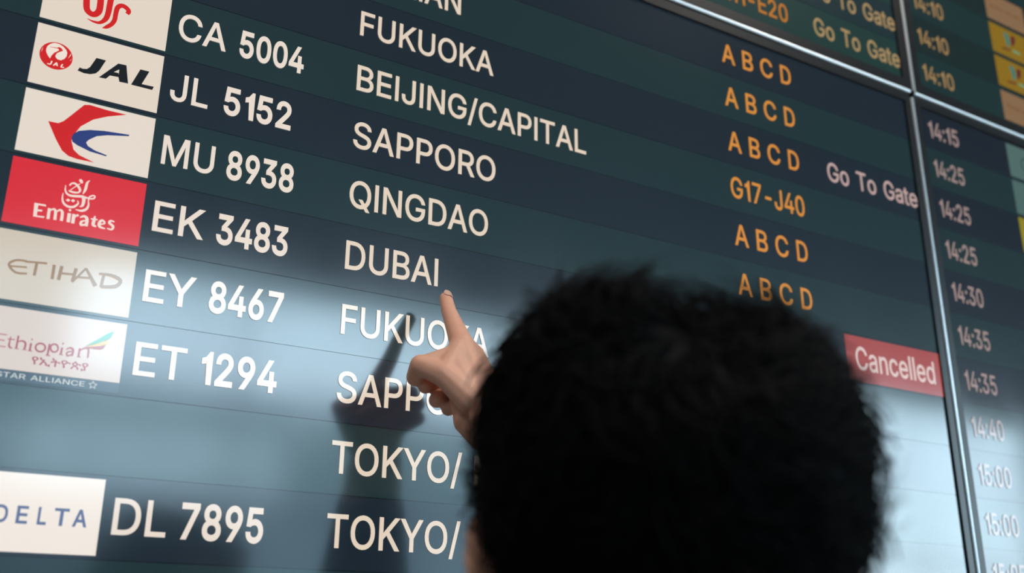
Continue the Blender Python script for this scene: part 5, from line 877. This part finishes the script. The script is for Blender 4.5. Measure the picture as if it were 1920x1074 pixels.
bm = bmesh.new(); chain(bm, [kp_(-0.022, 0.084, -0.072), kp_(0, 0.095, -0.070), kp_(0.022, 0.084, -0.072)], [0.003, 0.0065, 0.003])
bmesh.ops.scale(bm, vec=(HS, HS, HS), space=Matrix.Translation(-(HC + SK)), verts=bm.verts); me = bpy.data.meshes.new('lips'); bm.to_mesh(me); bm.free(); join('lips', [me], m_lip, PER)

# hair: a full mass shaped on the head, covered with strands
ORAD = np.array([
                 0.0906, 0.0950, 0.0951, 0.0903, 0.0890, 0.0896, 0.0917, 0.0947, 0.0995, 0.1039, 0.1073, 0.1069, 0.1065, 0.1060, 0.1055,
                 0.1051, 0.1053, 0.1054, 0.1054, 0.1055, 0.1047, 0.0985, 0.0951, 0.0910, 0.0855, 0.0829, 0.0834, 0.0846, 0.0854, 0.0801,
                 0.0769, 0.0822, 0.0818, 0.0833, 0.0837, 0.0814, 0.0809, 0.0809, 0.0790, 0.0766, 0.0747, 0.0738, 0.0727, 0.0738, 0.0749,
                 0.0799, 0.0855, 0.0901, 0.0903, 0.0911, 0.0938, 0.0981, 0.1060, 0.1045, 0.0999, 0.0978, 0.0942, 0.0922, 0.0915, 0.0905])
oa = np.linspace(-math.pi, math.pi, 61)[:-1]; orr = ORAD      # radius of the hair mass seen from behind, every 6 degrees
def outline(a): return float(np.interp(a, oa, orr, period=2 * math.pi))
def hair_pt(th, ph, k=1.0):
    R_ = outline(th); dpt = 0.104 if ph < 0 else 0.095
    c_ = max(0, math.cos(ph)) ** 0.82; s_ = math.copysign(abs(math.sin(ph)) ** 0.95, math.sin(ph))
    return hp(k * R_ * c_ * math.cos(th), -0.012 + k * dpt * s_, k * R_ * c_ * math.sin(th))
def keep(p):
    q = p - HC; f_ = q.dot(HF); u_ = q.dot(HU); x_ = abs(q.dot(HR))
    if f_ > 0.040 and u_ < 0.040: return False
    if f_ > 0.0 and u_ < -0.012 : return False
    if u_ < -0.115: return False
    if q.dot(HR) < -0.072 and u_ < -0.014 and f_ > -0.040: return False       # free of the left ear
    return True
NT, NP = 96, 48
vs = []; fs = []
for j in range(NP + 1):
    ph = -math.pi / 2 + math.pi * j / NP
    for i in range(NT):
        th = 2 * math.pi * i / NT
        p_ = hair_pt(th, ph, 1.0)
        n_ = 0.895 + 0.05 * mnoise.noise(p_ * 20)
        vs.append(hair_pt(th, ph, n_))
kp = [keep(p) for p in vs]
for j in range(NP):
    for i in range(NT):
        q = (j * NT + i, j * NT + (i + 1) % NT, (j + 1) * NT + (i + 1) % NT, (j + 1) * NT + i)
        if all(kp[t] for t in q): fs.append(q)
used = sorted({t for q in fs for t in q}); mp = {t: i for i, t in enumerate(used)}
outer = [vs[t] for t in used]; fs = [tuple(mp[t] for t in q) for q in fs]
flip = (outer[fs[len(fs) // 3][1]] - outer[fs[len(fs) // 3][0]]).cross(outer[fs[len(fs) // 3][2]] - outer[fs[len(fs) // 3][0]]).dot(outer[fs[len(fs) // 3][0]] - HC) < 0
if flip: fs = [q[::-1] for q in fs]
hairo = link_mesh('hair', outer, fs, m_hair, PER, smooth=True)
md = hairo.modifiers.new('thickness', 'SOLIDIFY'); md.thickness = 0.012; md.offset = -1
hairo['label'] = 'thick tousled black hair'

def strands(n, seed, lmin, lmax, lift, rad, fly=False):
    rg = np.random.RandomState(seed); V_ = []; F_ = []
    crown = math.pi / 2
    made = 0
    while made < n:
        ph = rg.uniform(-1.5, 1.35); th = rg.uniform(-math.pi, math.pi)
        if rg.rand() > abs(math.cos(ph)) + 0.15: continue
        p = hair_pt(th, ph, 0.885 + 0.05 * mnoise.noise(hair_pt(th, ph, 1.0) * 20))
        if not keep(p): continue
        if fly and (p - HC).dot(HU) < -0.09: continue
        L_ = rg.uniform(lmin, lmax); seg = 7; lf = abs(rg.normal(0, lift)) + 0.005 + 0.5 * lift * mnoise.noise(p * 30)
        nrm = (p - HC).normalized()
        q0 = p - HC; cr = hp(0.015, -0.070, 0.060) - HC
        tang = (q0 - cr); tang = tang - nrm * tang.dot(nrm)
        if tang.length < 0.01: tang = V(rg.normal(0, 1, 3)); tang = tang - nrm * tang.dot(nrm)
        tang.normalize(); side = nrm.cross(tang)
        ang = rg.normal(0, 0.9 if fly else 0.3) + 2.6 * mnoise.noise(p * 14)
        d_ = tang * math.cos(ang) + side * math.sin(ang); cv = rg.normal(0, 0.55)
        pts = [p.copy()]; cur = p.copy()
        for k in range(seg):
            t = (k + 1) / seg
            n2 = (cur - HC).normalized()
            d_ = (d_ - n2 * d_.dot(n2)).normalized()
            dd = (d_ + n2 * (lf / L_ * (2.0 * t if fly else 1.9 * (1 - t))) + n2.cross(d_) * cv * 0.3).normalized()
            d_ = (d_ + n2.cross(d_) * cv * 0.3).normalized()
            cur = cur + dd * (L_ / seg); pts.append(cur.copy())
        if not keep(pts[-1]) and not keep(pts[4]): continue
        made += 1
        base = len(V_)
        for k, c_ in enumerate(pts):
            rr = rad * (1 - 0.75 * k / seg); n2 = (c_ - HC).normalized(); t2 = (pts[min(k + 1, seg)] - pts[max(k - 1, 0)]).normalized(); s2 = t2.cross(n2).normalized()
            for a_ in (0, 2.094, 4.189): V_.append(c_ + s2 * (rr * math.cos(a_)) + n2 * (rr * math.sin(a_)))
        for k in range(seg):
            for a_ in range(3):
                b0 = base + 3 * k; F_.append((b0 + a_, b0 + (a_ + 1) % 3, b0 + 3 + (a_ + 1) % 3, b0 + 3 + a_))
    return V_, F_
V0, F0 = strands(5200, 11, 0.035, 0.065, 0.010, 0.0017)
V1, F1 = strands(7000, 3, 0.035, 0.065, 0.013, 0.0006)
V2, F2 = strands(800, 5, 0.025, 0.050, 0.026, 0.0005, True)
Vs = V0 + V1 + V2; o1, o2 = len(V0), len(V0) + len(V1)
st = link_mesh('hair_strands', Vs, F0 + [tuple(i + o1 for i in q) for q in F1] + [tuple(i + o2 for i in q) for q in F2], m_hair, PER, smooth=True)
st['kind'] = 'stuff'
